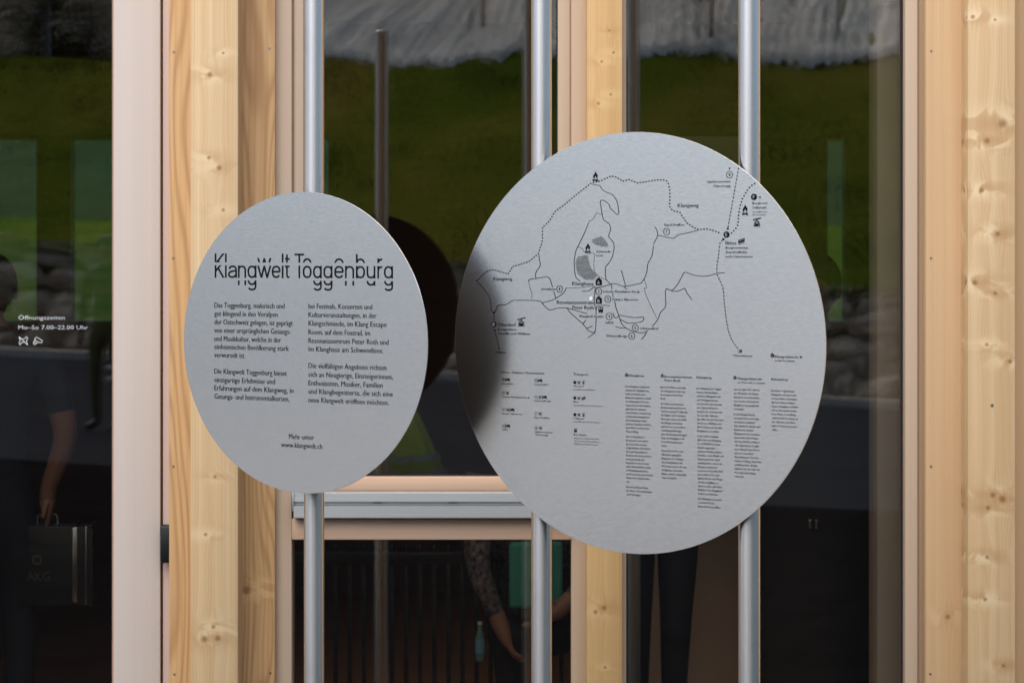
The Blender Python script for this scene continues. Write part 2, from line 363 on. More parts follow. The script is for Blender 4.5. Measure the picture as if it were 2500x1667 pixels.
# fleece / tarpaulin sheet over the upper bank
k = N('fleece_fabric'); P = k.pos(); n1 = k.noise(P, 2.2, 5)
M['fleece'] = k.bsdf(k.ramp(n1, [(.3, (.74,.73,.69,1)), (.7, (.88,.87,.83,1))]), .8, 0.0, k.bump(k.noise(P, 5, 5, .6, 1.0), .8, .05))
def cloth_y(x):           # lower hem of the sheet: about 5 degrees above eye level as mirrored
    y = -22.0
    while slope_z(x, y) - EYE < (.0785 + .0025 * math.sin(x * 1.7 + 1) + .0035 * mn.noise(Vector((x * 2.6, 0, 0)))) * (2*G - y) and y > -27: y -= .06
    return y
def cloth_z(x, y):
    q = Vector((x, y, 0)); L = -y - 25.1
    ang = .9 + .7 * math.sin(x * .45 + .5) + .5 * mn.noise(q * .25); ca, sa = math.cos(ang), math.sin(ang)
    u_, v_ = x * ca + y * sa, -x * sa + y * ca
    def ridge(su, sv, o): return 1 - abs(mn.noise(Vector((u_ * su, v_ * sv, o)))) * 2.2
    ramp_ = min(1.0, .15 + max(0.0, L + 1.2) * .8)
    return slope_z(x, y) + .02 + ramp_ * (.16 * ridge(.35, 1.7, 1) + .07 * ridge(.7, 4.2, 2) + .03 * ridge(1.4, 8.0, 5) + .10 * mn.noise(q * .8))
xs = lin(-4.5, 10, 330); rows = 190
CY = {x: cloth_y(x) for x in xs}; v = []
for j in range(rows):
    for x in xs:
        y0 = CY[x]
        y = y0 + (-34.5 - y0) * j / (rows - 1); z = cloth_z(x, y) - (.12 if j == 0 else 0); v.append((x, y, z))
n_ = len(xs); b = MB(); b.v = v; b.f = [(j*n_+i, j*n_+i+1, (j+1)*n_+i+1, (j+1)*n_+i) for j in range(rows-1) for i in range(n_-1)]
tp = b.obj('ground_sheet', M['fleece'], smooth=True)
tag(tp, 'wrinkled grey white sheet spread over the top of the grass bank', 'sheet')

# stakes in front of the sheet
M['stake'] = plain('weathered_stake', (.30,.24,.20,1), .8); M['galv'] = plain('galvanised_post', (.30,.34,.38,1), .5, .3)
for px, yy, hh, mt, nm, lb, ct in ((1178, -25.2, 2.6, 'stake', 'wooden_stake', 'slim brownish stake on the sheet near the middle pole', 'stake'),
                     (1012, -26.2, 2.9, 'galv', 'metal_post', 'blue grey post on the sheet mirrored in the middle window', 'post'),
                     (2205, -25.5, 2.9, 'galv', 'metal_post', 'blue grey post on the sheet mirrored in the right window', 'post'),
                     (118, -24.6, 2.6, 'galv', 'metal_post', 'blue grey post mirrored at the top of the left door pane', 'post')):
    x = DX(px, 2*G - yy); z = slope_z(x, yy)
    r0 = empty(nm, (x, yy, z), lb, ct)
    MB().tube([(x, yy, z - .3), (x + .03, yy, z + hh)], .045, 10).obj('shaft', M[mt], r0, auto=True)
    MB().tube([(x + .03, yy, z + hh), (x + .03, yy, z + hh + .04)], .055, 10).obj('cap', M[mt], r0, auto=True)

# saplings and bushes
k = N('leaves'); P = k.pos(); n1 = k.noise(P, 4, 3)
M['leaf'] = k.bsdf(k.ramp(n1, [(.3, (.03,.06,.012,1)), (.7, (.085,.12,.03,1))]), .6)
M['bark'] = plain('bark', (.09,.065,.045,1), .9)
M['blossom'] = plain('pale_seed_heads', (.62,.55,.48,1), .9)
def plant(name, x, y, z, h, rad, nl, label, cat, ls=.05, low=.25, mat=None, seed=1):
    rnd = random.Random(seed); r0 = empty(name, (x, y, z), label, cat)
    t = MB(); tips = []
    t.tube([(x, y, z - .2), (x + .05, y, z + h * .45), (x + .02, y + .04, z + h)], [.03 * h / 2 + .008, .02 * h / 2 + .006, .006], 8)
    for i in range(16):
        zz = z + h * rnd.uniform(low, .95); a = rnd.uniform(0, 6.28); q = rad * rnd.uniform(.4, 1) * (1.15 - (zz - z) / h * .6)
        e = (x + math.cos(a) * q, y + math.sin(a) * q, zz + h * rnd.uniform(.04, .16)); tips.append(((x, y, zz), e))
        t.tube([(x, y, zz), tuple((p + w_) / 2 + rnd.uniform(-.03, .03) for p, w_ in zip((x, y, zz), e)), e], [.012, .008, .003], 5)
    t.obj('trunk', M['bark'], r0, auto=True)
    c = MB()
    for i in range(nl):
        s, e = rnd.choice(tips); f = rnd.uniform(.35, 1.05)
        p = Vector(s).lerp(Vector(e), f) + Vector([rnd.gauss(0, rad * .16) for _ in range(3)])
        a, b_ = rnd.uniform(0, 6.28), rnd.uniform(-1, 1); d = Vector((math.cos(a), math.sin(a), b_)).normalized() * ls * rnd.uniform(.6, 1.3)
        s_ = d.cross(Vector((rnd.gauss(0,1), rnd.gauss(0,1), rnd.gauss(0,1)))).normalized() * ls * .35
        c.add([p, p + d * .5 + s_, p + d, p + d * .5 - s_], [(0, 1, 2, 3)])
    o = c.obj('crown', mat or M['leaf'], r0); o['kind'] = 'stuff'; return r0
xx = DX(1885, 40.5); plant('sapling', xx, -25.2, slope_z(xx, -25.2), 2.6, .55, 1500, 'young leafy tree standing in front of the sheet, mirrored in the right window', 'tree', .07, .25, None, 3)
for i, (px, lb, m_) in enumerate(((30, 'pale seed headed bush at the left edge of the door pane', 'blossom'), (130, 'low dark bush mirrored high in the door pane', 'leaf'), (220, 'pale bush beside the timber shed mirrored in the door pane', 'blossom'))):
    xx = DX(px, 40); plant('bush', xx, -24.9, slope_z(xx, -24.9), 1.5, .8, 3000, lb, 'bush', .07, .05, M[m_], 20 + i)

# timber shed on the bank (dark, upper left of the door pane)
sx, sy = DX(130, 43), -27.3; sz = slope_z(sx, sy) - .3
shed = empty('timber_shed', (sx, sy, sz), 'dark timber shed with horizontal boards mirrored at the top left', 'shed')
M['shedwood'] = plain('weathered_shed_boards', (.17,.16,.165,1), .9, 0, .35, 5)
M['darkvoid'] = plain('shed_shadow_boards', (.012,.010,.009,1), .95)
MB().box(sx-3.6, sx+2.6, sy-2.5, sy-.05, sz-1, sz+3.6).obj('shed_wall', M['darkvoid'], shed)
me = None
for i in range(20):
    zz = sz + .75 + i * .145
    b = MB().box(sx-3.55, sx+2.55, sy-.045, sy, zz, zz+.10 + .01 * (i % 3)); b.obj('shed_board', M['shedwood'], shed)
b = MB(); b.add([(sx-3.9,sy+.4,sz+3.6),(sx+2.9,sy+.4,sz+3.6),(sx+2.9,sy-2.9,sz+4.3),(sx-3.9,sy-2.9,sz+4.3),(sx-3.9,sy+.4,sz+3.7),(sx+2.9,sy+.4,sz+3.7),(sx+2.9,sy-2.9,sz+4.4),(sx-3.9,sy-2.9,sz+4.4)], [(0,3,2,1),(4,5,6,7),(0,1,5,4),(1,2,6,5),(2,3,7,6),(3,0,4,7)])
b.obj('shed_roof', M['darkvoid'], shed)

# wooded hill line far behind, both sides
k = N('wooded_hill'); P = k.pos(); n1 = k.noise(P, .12, 6, .7)
M['hill'] = k.bsdf(k.ramp(n1, [(.35, (.02,.04,.015,1)), (.65, (.06,.085,.03,1))]), .95)
def hill(name, y0, y1, h, s):  # left end lowered on the road side to brighten the signs' mirrored surround
    return sheet(name, lin(-380, 380, 90), lin(y0, y1, 14), lambda x, y: -2 + h * min(1, max(.06, (x + 70) / 60 if y < 0 else 1)) * (1 - abs((y - (y0+y1)/2) / ((y1-y0)/2)) ** 1.5) * (.75 + .5 * mn.noise(Vector((x*.012, s, 0)))) + 3 * mn.noise(Vector((x*.06, y*.06, s))), M['hill'])
hill('hill_behind_road', -70, -300, 42, 1); hill('hill_behind_building', 60, 300, 34, 5)

# ------------------------------------------------------------------ the timber building
B = empty('timber_building', (0, G, 0), 'timber fronted building with glazed windows, sliding door and pale wooden fins', 'building')
ZT = 2.95; ZB = .06
def vbox(name, px0, px1, d0, d1, mat, z0=ZB, z1=ZT, ch=.0015, parent=B):
    return MB().box(DX(px0, d0), DX(px1, d0), d0, d1, z0, z1, ch).obj(name, M[mat], parent, auto=True)
def hbox(name, px0, px1, py0, py1, d0, d1, mat, ch=.0015, parent=B):
    return MB().box(DX(px0, d0), DX(px1, d0), d0, d1, DZ(py1, d0), DZ(py0, d0), ch).obj(name, M[mat], parent, auto=True)
# cladding boards with fins
bl = vbox('cladding_board', 413, 671, 7.38, 7.56, 'board_left')
vbox('timber_fin', 465, 581, 7.27, 7.379, 'fin_left')
vbox('timber_fin', 1433, 1519, 7.30, 7.52, 'fin_mid')
br = vbox('cladding_board', 2260, 2620, 7.38, 7.56, 'board_right')
vbox('timber_fin', 2363, 2478, 7.27, 7.379, 'fin_right')
# facade further out on both sides
for x0, x1 in ((-5.2, -2.06), (1.69, 5.2)):
    x = x0; 
    while x < x1 - .05:
        e = min(x + .32, x1); MB().box(x + .002, e - .002, 7.385, 7.56, ZB, ZT, .0015).obj('cladding_board', M['board_far'], B, auto=True)
        MB().box(x + .09, x + .23, 7.27, 7.384, ZB, ZT, .0015).obj('timber_fin', M['board_far'], B, auto=True); x = e
# screws
def screw(px, py, d, parent, r=.0036):
    x, z = DX(px, d), DZ(py, d); m = MB().tube([(x, d + .001, z), (x, d - .0016, z)], [r, r * .8], 12).tube([(x, d - .0016, z), (x, d - .0018, z)], r * .3, 6)
    me_l = (x, d, z); return m.obj('screw', M['steel'], parent, me_l, auto=True)
for px, py in ((424,127),(423,630),(423,1138),(426,1645),(658,119),(660,1642)): screw(px, py, 7.38, bl)
for px, py in ((2273,125),(2273,630),(2273,1138),(2271,1644)): screw(px, py, 7.38, br)
fr = [o for o in B.children if o.name.startswith('timber_fin') and o.data.materials[0] is M['fin_right']][0]
screw(2422, 989, 7.27, fr, .0052)

# sliding door
door = empty('door', (DX(0,7.43), 7.46, ZB)); door.parent = B; door.location = Vector(door['_o']) - org(B)
vbox('stile', 276.5, 391, 7.43, 7.50, 'stile', parent=door, ch=.002)
vbox('stile', -390, -262, 7.43, 7.50, 'stile', parent=door, ch=.002)
MB().box(DX(-262,7.43), DX(276.5,7.43), 7.435, 7.50, ZB, ZB+.10, .002).obj('bottom_rail', M['stile'], door, auto=True)
MB().box(DX(-262,7.43), DX(276.5,7.43), 7.435, 7.50, ZT-.12, ZT, .002).obj('top_rail', M['stile'], door, auto=True)
vbox('edge_seal', 273.6, 276.3, 7.440, 7.46, 'reddish', parent=door, ch=0)
gp = MB().add([(DX(-262,7.45),7.479,ZB+.1),(DX(274,7.45),7.480,ZB+.1),(DX(274,7.45),7.481,ZT-.12),(DX(-262,7.45),7.480,ZT-.12)], [(0,1,2,3)]).obj('glass_pane', M['glass'], door)
gp = MB().add([(DX(-262,7.45),7.455,ZB+.1),(DX(274,7.45),7.455,ZB+.1),(DX(274,7.45),7.455,ZT-.12),(DX(-262,7.45),7.455,ZT-.12)], [(0,1,2,3)]).obj('glass_pane', M['glass'], door)
b = MB().box(DX(390,7.36), DX(440,7.36), 7.355, 7.378, DZ(1374,7.36), DZ(1280,7.36), .006); b.v = b.v
hx0, hx1 = DX(390.5, 7.40), DX(436, 7.40)
MB().box(hx0, hx1, 7.392, 7.427, DZ(1374,7.40), DZ(1281,7.40), .009).obj('handle', M['black'], door, auto=True)
vbox('joint', 391.5, 398, 7.500, 7.53, 'seal', ch=0)
vbox('door_frame', 397.5, 440, 7.44, 7.52, 'pale_strip')
vbox('door_frame', -470, -392, 7.44, 7.52, 'pale_strip')

# middle window
win = empty('window', (DX(1050,7.4), 7.46, ZB)); win.parent = B; win.location = Vector(win['_o']) - org(B)
vbox('frame', 660, 712, 7.41, 7.52, 'frame', parent=win)
vbox('frame', 1395, 1434, 7.41, 7.52, 'frame', parent=win)
vbox('joint', 711.5, 718.5, 7.427, 7.50, 'reddish', z0=DZ(1200,7.43), parent=win, ch=0)
vbox('joint', 1390.5, 1396.5, 7.427, 7.50, 'reddish', z0=DZ(1200,7.43), parent=win, ch=0)
vbox('sash', 718, 741, 7.425, 7.50, 'frame', z0=DZ(1163,7.43), parent=win)
vbox('sash', 1362, 1391, 7.425, 7.50, 'frame', z0=DZ(1163,7.43), parent=win)
hbox('sash', 716, 1393, 1164, 1198, 7.425, 7.50, 'frame_h', parent=win, ch=.003)
hbox('joint', 713, 1395, 1198, 1204, 7.44, 7.50, 'groove', parent=win, ch=0)
# aluminium sill profile
x0, x1 = DX(717, 7.37), DX(1392, 7.37)
def zz(p): return DZ(p, 7.37)
prof = [(7.47, zz(1203)), (7.385, zz(1202)), (7.378, zz(1204.5)), (7.376, zz(1225)), (7.384, zz(1226)), (7.384, zz(1229)), (7.378, zz(1229.6)), (7.378, zz(1231.4)), (7.384, zz(1232)), (7.384, zz(1234)), (7.371, zz(1235)), (7.369, zz(1263)), (7.374, zz(1265)), (7.47, zz(1265))]
b = MB(); n_ = len(prof); b.add([(x0, y, z) for y, z in prof] + [(x1, y, z) for y, z in prof], [(i, (i+1) % n_, (i+1) % n_ + n_, i + n_) for i in range(n_)] + [tuple(range(n_)), tuple(range(n_, 2*n_))])
sill = b.obj('sill', M['alu'], win)
hbox('end_cap', 713, 717, 1202, 1248, 7.372, 7.45, 'alu', parent=sill, ch=.0005)
for px in (920, 1105):
    hbox('drain_slot', px - 10, px + 10, 1225.6, 1226.8, 7.3755, 7.380, 'seal', parent=sill, ch=0)
hbox('transom', 712.5, 1395, 1266, 1317, 7.405, 7.50, 'frame_h', parent=win, ch=.003)
def pane(name, pxa, pxb, za, zb, y, parent, mat='glass', inner=False):
    if name == 'glass_pane' and not inner:
        q = pane(name, pxa, pxb, za, zb, y + .024, parent, mat, True); x_m = sum(v.co.x for v in q.data.vertices) / 4
        for v in q.data.vertices: v.co.y += (v.co.x - x_m) * .0030 + v.co.z * .0005
    return MB().add([(DX(pxa,y),y,za),(DX(pxb,y),y,za),(DX(pxb,y),y,zb),(DX(pxa,y),y,zb)], [(0,1,2,3)]).obj(name, M[mat], parent)
pane('glass_pane', 740, 1363, DZ(1165,G), ZT, G, win)
pane('glass_pane', 711, 1397, ZB, DZ(1316,G), G - .012, win)
vbox('seal', 741, 744.5, 7.452, 7.459, 'seal', z0=DZ(1163,7.45), parent=win, ch=0)
vbox('seal', 1358.5, 1362, 7.452, 7.459, 'seal', z0=DZ(1163,7.45), parent=win, ch=0)
hbox('seal', 745, 1358, 1158.5, 1163.5, 7.452, 7.459, 'seal', parent=win, ch=0)

# right window (full height)
wr = empty('window', (DX(1870,7.4), 7.46, ZB)); wr.parent = B; wr.location = Vector(wr['_o']) - org(B)
vbox('frame', 1517.5, 1529, 7.41, 7.52, 'frame', parent=wr)
vbox('frame', 2209.5, 2241, 7.41, 7.52, 'frame', parent=wr, ch=.004)
vbox('frame', 2241.5, 2275, 7.435, 7.52, 'frame', parent=wr)
pr = pane('glass_pane', 1529, 2210, ZB, ZT, G + .005, wr)
for q in wr.children:
    if q.name.startswith('glass_pane'):
        for v in q.data.vertices: v.co.y += (v.co.x + 0.0 - DX(1870, G)) * .016     # this pane sits about a degree out of true
vbox('seal', 1529.3, 1532, 7.452, 7.459, 'seal', parent=wr, ch=0)
vbox('seal', 2199.5, 2209, 7.448, 7.459, 'seal', parent=wr, ch=0)
# fascia over the facade, plinth, roof and the rest of the shell
MB().box(-5.2, 5.2, 7.34, 7.60, ZT + .002, 3.5, .003).obj('fascia', M['board_far'], B, auto=True)
MB().box(-5.2, 5.2, 7.33, 7.60, -.6, ZB - .002, .003).obj('plinth', M['concrete'], B, auto=True)
MB().box(-5.4, 5.4, 7.2, 13.6, 3.502, 3.66).obj('roof', M['inwood'], B)
MB().box(-5.2, 5.2, 7.602, 13.4, ZT + .02, ZT + .12).obj('ceiling', M['inwood'], B)
MB().box(-5.2, 5.2, 7.602, 13.4, -.3, 0).obj('floor', M['infloor'], B)
MB().box(-5.2, -5.08, 7.562, 13.2, .002, ZT + .018).obj('side_wall', M['inwood'], B)
MB().box(5.08, 5.2, 7.562, 13.2, .002, ZT + .018).obj('side_wall', M['inwood'], B)
# back wall with four window openings
YB = 12.9; op = [(-150, 89), (171, 330), (650, 802), (2020, 2065)]
zt, zb = DZ(340, YB), DZ(785, YB)
xs_ = -5.07; b = MB()
for a, c in op:
    b.box(xs_, DX(a, YB), YB, YB + .15, .002, ZT + .018); b.box(DX(a, YB), DX(c, YB), YB, YB + .15, .002, zb); b.box(DX(a, YB), DX(c, YB), YB, YB + .15, zt, ZT + .018); xs_ = DX(c, YB)
b.box(xs_, 5.07, YB, YB + .15, .002, ZT + .018); b.obj('back_wall', M['inwood'], B)
for a, c in op:
    bw = pane('back_window', a, c, zb, zt, YB + .07, B, 'teal_glass')
# strips added for the bands mirrored in the right pane; plywood partition
vbox('reflection_strip', 2142, 2230, 7.62, 7.80, 'ingrey', z0=.002, z1=ZT+.018)
vbox('reflection_strip', 1500, 1552, 7.62, 7.70, 'seal', z0=.002, z1=ZT+.018)  # dark strip standing in for the mirrored third pole
MB().box(DX(1535, 9.3), DX(1850, 9.3), 9.3, 9.4, .002, 2.2).obj('partition_wall', M['inwall'], B)
MB().box(DX(1548, 9.3), DX(1850, 9.3), 9.28, 9.298, .002, .10).obj('skirting', M['ingrey'], B)
sheet('meadow', lin(-60, 60, 20), lin(13.7, 90, 20), lambda x, y: -.3 + (y - 13) * .05, M['meadow'])

# white opening-hours lettering on the door pane
FONT = bpy.data.curves.new('lettering_source', 'FONT'); FONT.resolution_u = 2
FO = bpy.data.objects.new('lettering_source', FONT)
CAP = .682
_cache = {}
def glyphs(s, res=2, off=0.0):
    key = (s, res, off)
    if key not in _cache:
        FONT.body = s; FONT.resolution_u = res; FONT.offset = off
        me = bpy.data.meshes.new_from_object(FO)
        vs = [(v.co.x, v.co.y) for v in me.vertices]; fs = [tuple(p.vertices) for p in me.polygons]; bpy.data.meshes.remove(me)
        _cache[key] = (vs, fs)
    return _cache[key]

class Plane:
    """a flat surface in the world: origin C, right axis e1, up axis Z, normal n towards the viewer"""
    def __init__(s, C, th): s.C = Vector(C); s.e1 = Vector((math.cos(th), -math.sin(th), 0)); s.n = Vector((-math.sin(th), -math.cos(th), 0)); s.k = 0
    def st(s, px, py):
        r = Vector(((px - CX) / F, 1, -(py - HY) / F)); O = Vector((0, 0, EYE)); q = O + r * ((s.C - O).dot(s.n) / r.dot(s.n)) - s.C
        return q.dot(s.e1), q.z
    def w(s, a, b, h=.0005): return s.C + s.e1 * a + Vector((0, 0, 1)) * b + s.n * h
class Ink:
    def __init__(s, P): s.P = P; s.m = MB(); s.h = .0006
    def text(s, T, x0, base, x1, cap, anchor='l', sc=None, res=2, off=0.0, clip=None, dy=0.0, bright=False):
        """T with its baseline at photo row `base`; fitted between columns x0 and x1 (or width factor sc)"""
        vs, fs = glyphs(T, res, off)
        a0, b0 = s.P.st(x0 if anchor == 'l' else x1, base)
        c = s.P.st(x0 if anchor == 'l' else x1, base - cap)[1] - b0; k = c / CAP
        gx0 = min(v[0] for v in vs); gx1 = max(v[0] for v in vs)
        if sc is None:
            xa, xb = s.P.st(x0, base)[0], s.P.st(x1, base)[0]; kx = (xb - xa) / (gx1 - gx0); left = xa
        else:
            kx = k * sc; left = a0 if anchor == 'l' else a0 - kx * (gx1 - gx0)
        pts = [(left + (x - gx0) * kx, b0 + y * k) for x, y in vs]
        if clip:
            lo, hi = clip      # in units of cap height
            bm = bmesh.new(); bv = [bm.verts.new((x, y, 0)) for x, y in pts]
            for f in fs:
                try: bm.faces.new([bv[i] for i in f])
                except ValueError: pass
            for lim, nn in ((b0 + hi * c, 1), (b0 + lo * c, -1)):
                bmesh.ops.bisect_plane(bm, geom=bm.verts[:] + bm.edges[:] + bm.faces[:], plane_co=(0, lim, 0), plane_no=(0, nn, 0), clear_outer=True)
            bm.verts.index_update(); pts = [(v.co.x, v.co.y) for v in bm.verts]; fs = [tuple(v.index for v in f.verts) for f in bm.faces]; bm.free()
        s.m.add([s.P.w(x, y + dy * c, s.h) for x, y in pts], fs)
    def poly(s, pts, h=None):       # filled convex polygon in photo pixels
        s.m.add([s.P.w(*s.P.st(*p), h or s.h) for p in pts], [tuple(range(len(pts)))])
    def ellipse(s, px, py, r, n=20, h=None):
        a, b = s.P.st(px, py); rr = abs(s.P.st(px, py - r)[1] - b)
        s.m.add([s.P.w(a + rr*math.cos(6.28318*i/n), b + rr*math.sin(6.28318*i/n), h or s.h) for i in range(n)], [tuple(range(n))])
    def ring(s, px, py, r, wd, n=28):
        a, b = s.P.st(px, py); q = abs(s.P.st(px, py - 1)[1] - b); vs = []
        for i in range(n):
            c, d = math.cos(6.28318*i/n), math.sin(6.28318*i/n); vs += [s.P.w(a + (r+wd/2)*q*c, b + (r+wd/2)*q*d, s.h), s.P.w(a + (r-wd/2)*q*c, b + (r-wd/2)*q*d, s.h)]
        s.m.add(vs, [(2*i, 2*i+1, (2*i+3) % (2*n), (2*i+2) % (2*n)) for i in range(n)])
    def _st(s, pts): return [Vector(s.P.st(*p)) for p in pts]
    def ribbon(s, P2, wd):
        q = []
        for p in P2:
            if not q or (p - q[-1]).length > 1e-5: q.append(p)
        if len(q) < 2: return
        vs = []; s.h += .000004
        for i, p in enumerate(q):
            d0 = (p - q[i-1]).normalized() if i else None; d1 = (q[i+1] - p).normalized() if i < len(q)-1 else None
            d = ((d0 or d1) + (d1 or d0)); d = d.normalized() if d.length > .3 else (d0 or d1)
            nn = Vector((-d.y, d.x)); kk = 1 / max(.5, nn.dot(Vector((-(d0 or d1).y, (d0 or d1).x))))
            vs += [s.P.w(*(p + nn * wd/2 * kk), s.h), s.P.w(*(p - nn * wd/2 * kk), s.h)]
        s.m.add(vs, [(2*i, 2*i+1, 2*i+3, 2*i+2) for i in range(len(q)-1)])
    def line(s, pts, wd=1.35, smooth=True):
        q = abs(s.P.st(0, 100)[1] - s.P.st(0, 101)[1]); s.ribbon(corner(s._st(pts), 4 * q) if smooth else s._st(pts), wd * q)
    def dash(s, pts, on=4.2, off=2.8, wd=1.3):
        q = abs(s.P.st(0, 100)[1] - s.P.st(0, 101)[1]); s_ = resample(s._st(pts), (on + off) * q / 14)
        k14 = 14; non = int(round(k14 * on / (on + off)))
        for i in range(0, len(s_), k14): s.ribbon(s_[i:i+non+1], wd * q)
    def dots(s, pts, gap=6.9, r=1.75):
        q = abs(s.P.st(0, 100)[1] - s.P.st(0, 101)[1])
        for p in resample(s._st(pts), gap * q):
            s.m.add([s.P.w(p.x + r*q*math.cos(6.28318*i/10), p.y + r*q*math.sin(6.28318*i/10), s.h) for i in range(10)], [tuple(range(10))])
    def obj(s, name, mat, parent): return s.m.obj(name, mat, parent)
def resample(P2, step):
    out = [P2[0].copy()]; need = step
    for a, b in zip(P2, P2[1:]):
        L = (b - a).length; pos = 0.0
        while L - pos >= need:
            pos += need; out.append(a.lerp(b, pos / L)); need = step
        need -= (L - pos)
    return out
def corner(P2, r):
    if len(P2) < 3: return P2
    out = [P2[0]]
    for a, p, b in zip(P2, P2[1:], P2[2:]):
        la, lb = (a - p).length, (b - p).length; ra = min(r, la * .45); rb = min(r, lb * .45)
        s0 = p + (a - p).normalized() * ra; s1 = p + (b - p).normalized() * rb
        for t in (0, .33, .67, 1): out.append(s0 * (1-t)**2 + p * 2*t*(1-t) + s1 * t*t)
    out.append(P2[-1]); return out

DP = Plane((0, 7.4545, 1.7), 0.0); ik = Ink(DP)
rg = lambda x, y: (x/2.8, 550 + y/2.8)
ik.text('Öffnungszeiten', *rg(126, 644), rg(444, 0)[0], 27/2.8)
ik.text('Mo–So 7.00–22.00 Uhr', *rg(126, 711), rg(602, 0)[0], 27/2.8)
def poly_line(ik, f, pts, wd, closed=False):
    q = [f(*p) for p in pts]; 
    if closed: q.append(q[0])
    ik.line(q, wd, smooth=False)
poly_line(ik, rg, [(128,762),(142,776),(162,778),(182,762),(190,772),(180,790),(188,812),(178,808),(170,798),(150,800),(138,816),(130,806),(138,788),(128,762)], 1.6)
poly_line(ik, rg, [(130,760),(190,818)], 1.6)
poly_line(ik, rg, [(250,764),(290,788),(284,804),(262,798),(240,814),(230,812),(228,800),(242,784),(236,778),(250,764)], 1.6)
poly_line(ik, rg, [(238,786),(262,798)], 1.6); poly_line(ik, rg, [(230,800),(252,806)], 1.4)
ik.obj('opening_hours_lettering', M['white_print'], door)['kind'] = 'stuff'

# ------------------------------------------------------------------ the round signs
TH = R(31.4); c_, s_ = math.cos(TH), math.sin(TH)
def disc_mesh(P, rad, mat, parent, th=.003):
    b = MB(); n = 160; e = .0006; Z = Vector((0,0,1))
    def ringv(r, h): return [P.w(r*math.cos(2*math.pi*i/n), r*math.sin(2*math.pi*i/n), h) for i in range(n)]
    rr = [(rad - e*.4, 0), (rad, -e*.4), (rad, -th + e), (rad - e, -th)]
    for r, h in rr: b.v += [tuple(v) for v in ringv(r, h)]
    for k_ in range(3): b.f += [(k_*n+i, k_*n+(i+1) % n, (k_+1)*n+(i+1) % n, (k_+1)*n+i) for i in range(n)]
    b.f.append(tuple(range(n))); b.f.append(tuple(range(3*n, 4*n))[::-1])
    o = b.obj('panel', mat, parent); o.data.materials.append(M['disc_back'])
    for f in o.data.polygons:
        if f.normal.dot(P.n) < -.5: f.material_index = 1
    return o
def pole(px, d, ztop, root, P=None):
    x = DX(px, d); r = .0243; zg = gz(x, d)
    p = MB().tube([(x, d, zg - .02), (x, d, ztop - .004), (x, d, ztop)], [r, r, r - .003], 48).obj('pole', M['pole'], root, auto=True)
    MB().tube([(x, d, zg), (x, d, zg + .012)], .06, 32).obj('base_plate', M['pole'], p, auto=True)
    return p
# small sign
D1 = 5.86; PS = Plane((DX(745, D1) , D1, 0), TH)
s1 = empty('round_text_sign', (DX(767, D1 + .09), D1 + .09, 0), 'smaller round brushed metal sign with two columns of text on one steel pole', 'sign')
RS = 367.5 * D1 / F
PS.C = Vector((DX(737, D1), D1, DZ(836.5, D1)))
ds = disc_mesh(PS, RS, M['disc'], s1)
pole(766.8, D1 + .045, 2.575, s1)
def bracket(P, x, d, z, parent):    # clamp between panel back and pole
    t = ((x - P.C.x) ) / P.e1.x; q = P.w(t, z - P.C.z, -.0135)
    MB().tube([q, (x, d, z)], .012, 16).obj('bracket', M['pole'], parent, auto=True)
for z in (-.2, .2): bracket(PS, DX(766.8, D1+.045), D1+.045, PS.C.z + z, s1)
f1 = lambda x, y: (430 + x/2.063, 460 + y/2.063)
ik = Ink(PS); CAPT = 85/2.063
mid = [('K',195,243),('l',247,254),('a',262,306),('n',312,352),('g',360,404),('w',409,479),('e',482,526),('l',533,540),('t',545,575),('T',597,644),('o',638,682),('g',690,733),('g',742,787),('e',797,844),('n',851,896),('b',906,951),('u',960,1003),('r',1014,1044),('g',1047,1092)]
HW = .054
def bez(a, b, c, d, n=7): return [tuple(p*(1-t)**3 + q*3*t*(1-t)**2 + r*3*t*t*(1-t) + w_*t**3 for p, q, r, w_ in zip(a, b, c, d)) for t in [i/n for i in range(n+1)]]
def oval(x0, x1, y0, y1, a0=0, a1=360, n=28): return [((x0+x1)/2 + (x1-x0)/2*math.copysign(abs(math.cos(R(a)))**.86, math.cos(R(a))), (y0+y1)/2 + (y1-y0)/2*math.copysign(abs(math.sin(R(a)))**.86, math.sin(R(a)))) for a in [a0 + (a1-a0)*i/n for i in range(n+1)]]
LO, HI = HW, .735 - HW
GL = {'K': [[(0,0),(0,1)], [(1.0,1),(.03,.40)], [(.30,.585),(1.0,0)]], 'l': [[(.5,0),(.5,1)]],
 'a': [[(.04,.54)] + oval(.04,1,.22,HI,150,0,12) + [(1,0)], bez((1,.43),(.6,.40),(0,.40),(0,.20)) + bez((0,.20),(0,-.0),(.75,-.02),(1,.20))],
 'n': [[(0,0),(0,.735)], oval(0,1,.20,HI,180,0,14) + [(1,0)]],
 'g': [oval(0,1,LO,HI), [(1,.735),(1,-.06)] + oval(.02,1,-.31+HW,.14,0,-152,12)],
 'w': [[(0,.735),(.27,.02)], [(.27,.02),(.5,.715)], [(.5,.715),(.73,.02)], [(.73,.02),(1,.735)]],
 'e': [[(0,.375),(1,.375)], oval(0,1,LO,HI,0,325,24)], 't': [[(.42,.95),(.42,.2)] + bez((.42,.2),(.42,.06),(.6,.04),(1,.06),5), [(0,.69),(1,.69)]],
 'T': [[(-.1,.948),(1.1,.948)], [(.5,0),(.5,.948)]], 'o': [oval(0,1,LO,HI)], 'b': [[(0,0),(0,1)], oval(0,1,LO,HI)],
 'u': [[(0,.735)] + oval(0,1,LO,.52,180,360,14) + [(1,.735)], [(1,.735),(1,0)]], 'r': [[(0,0),(0,.735)], oval(0,1.7,.2,HI,180,88,8)]}
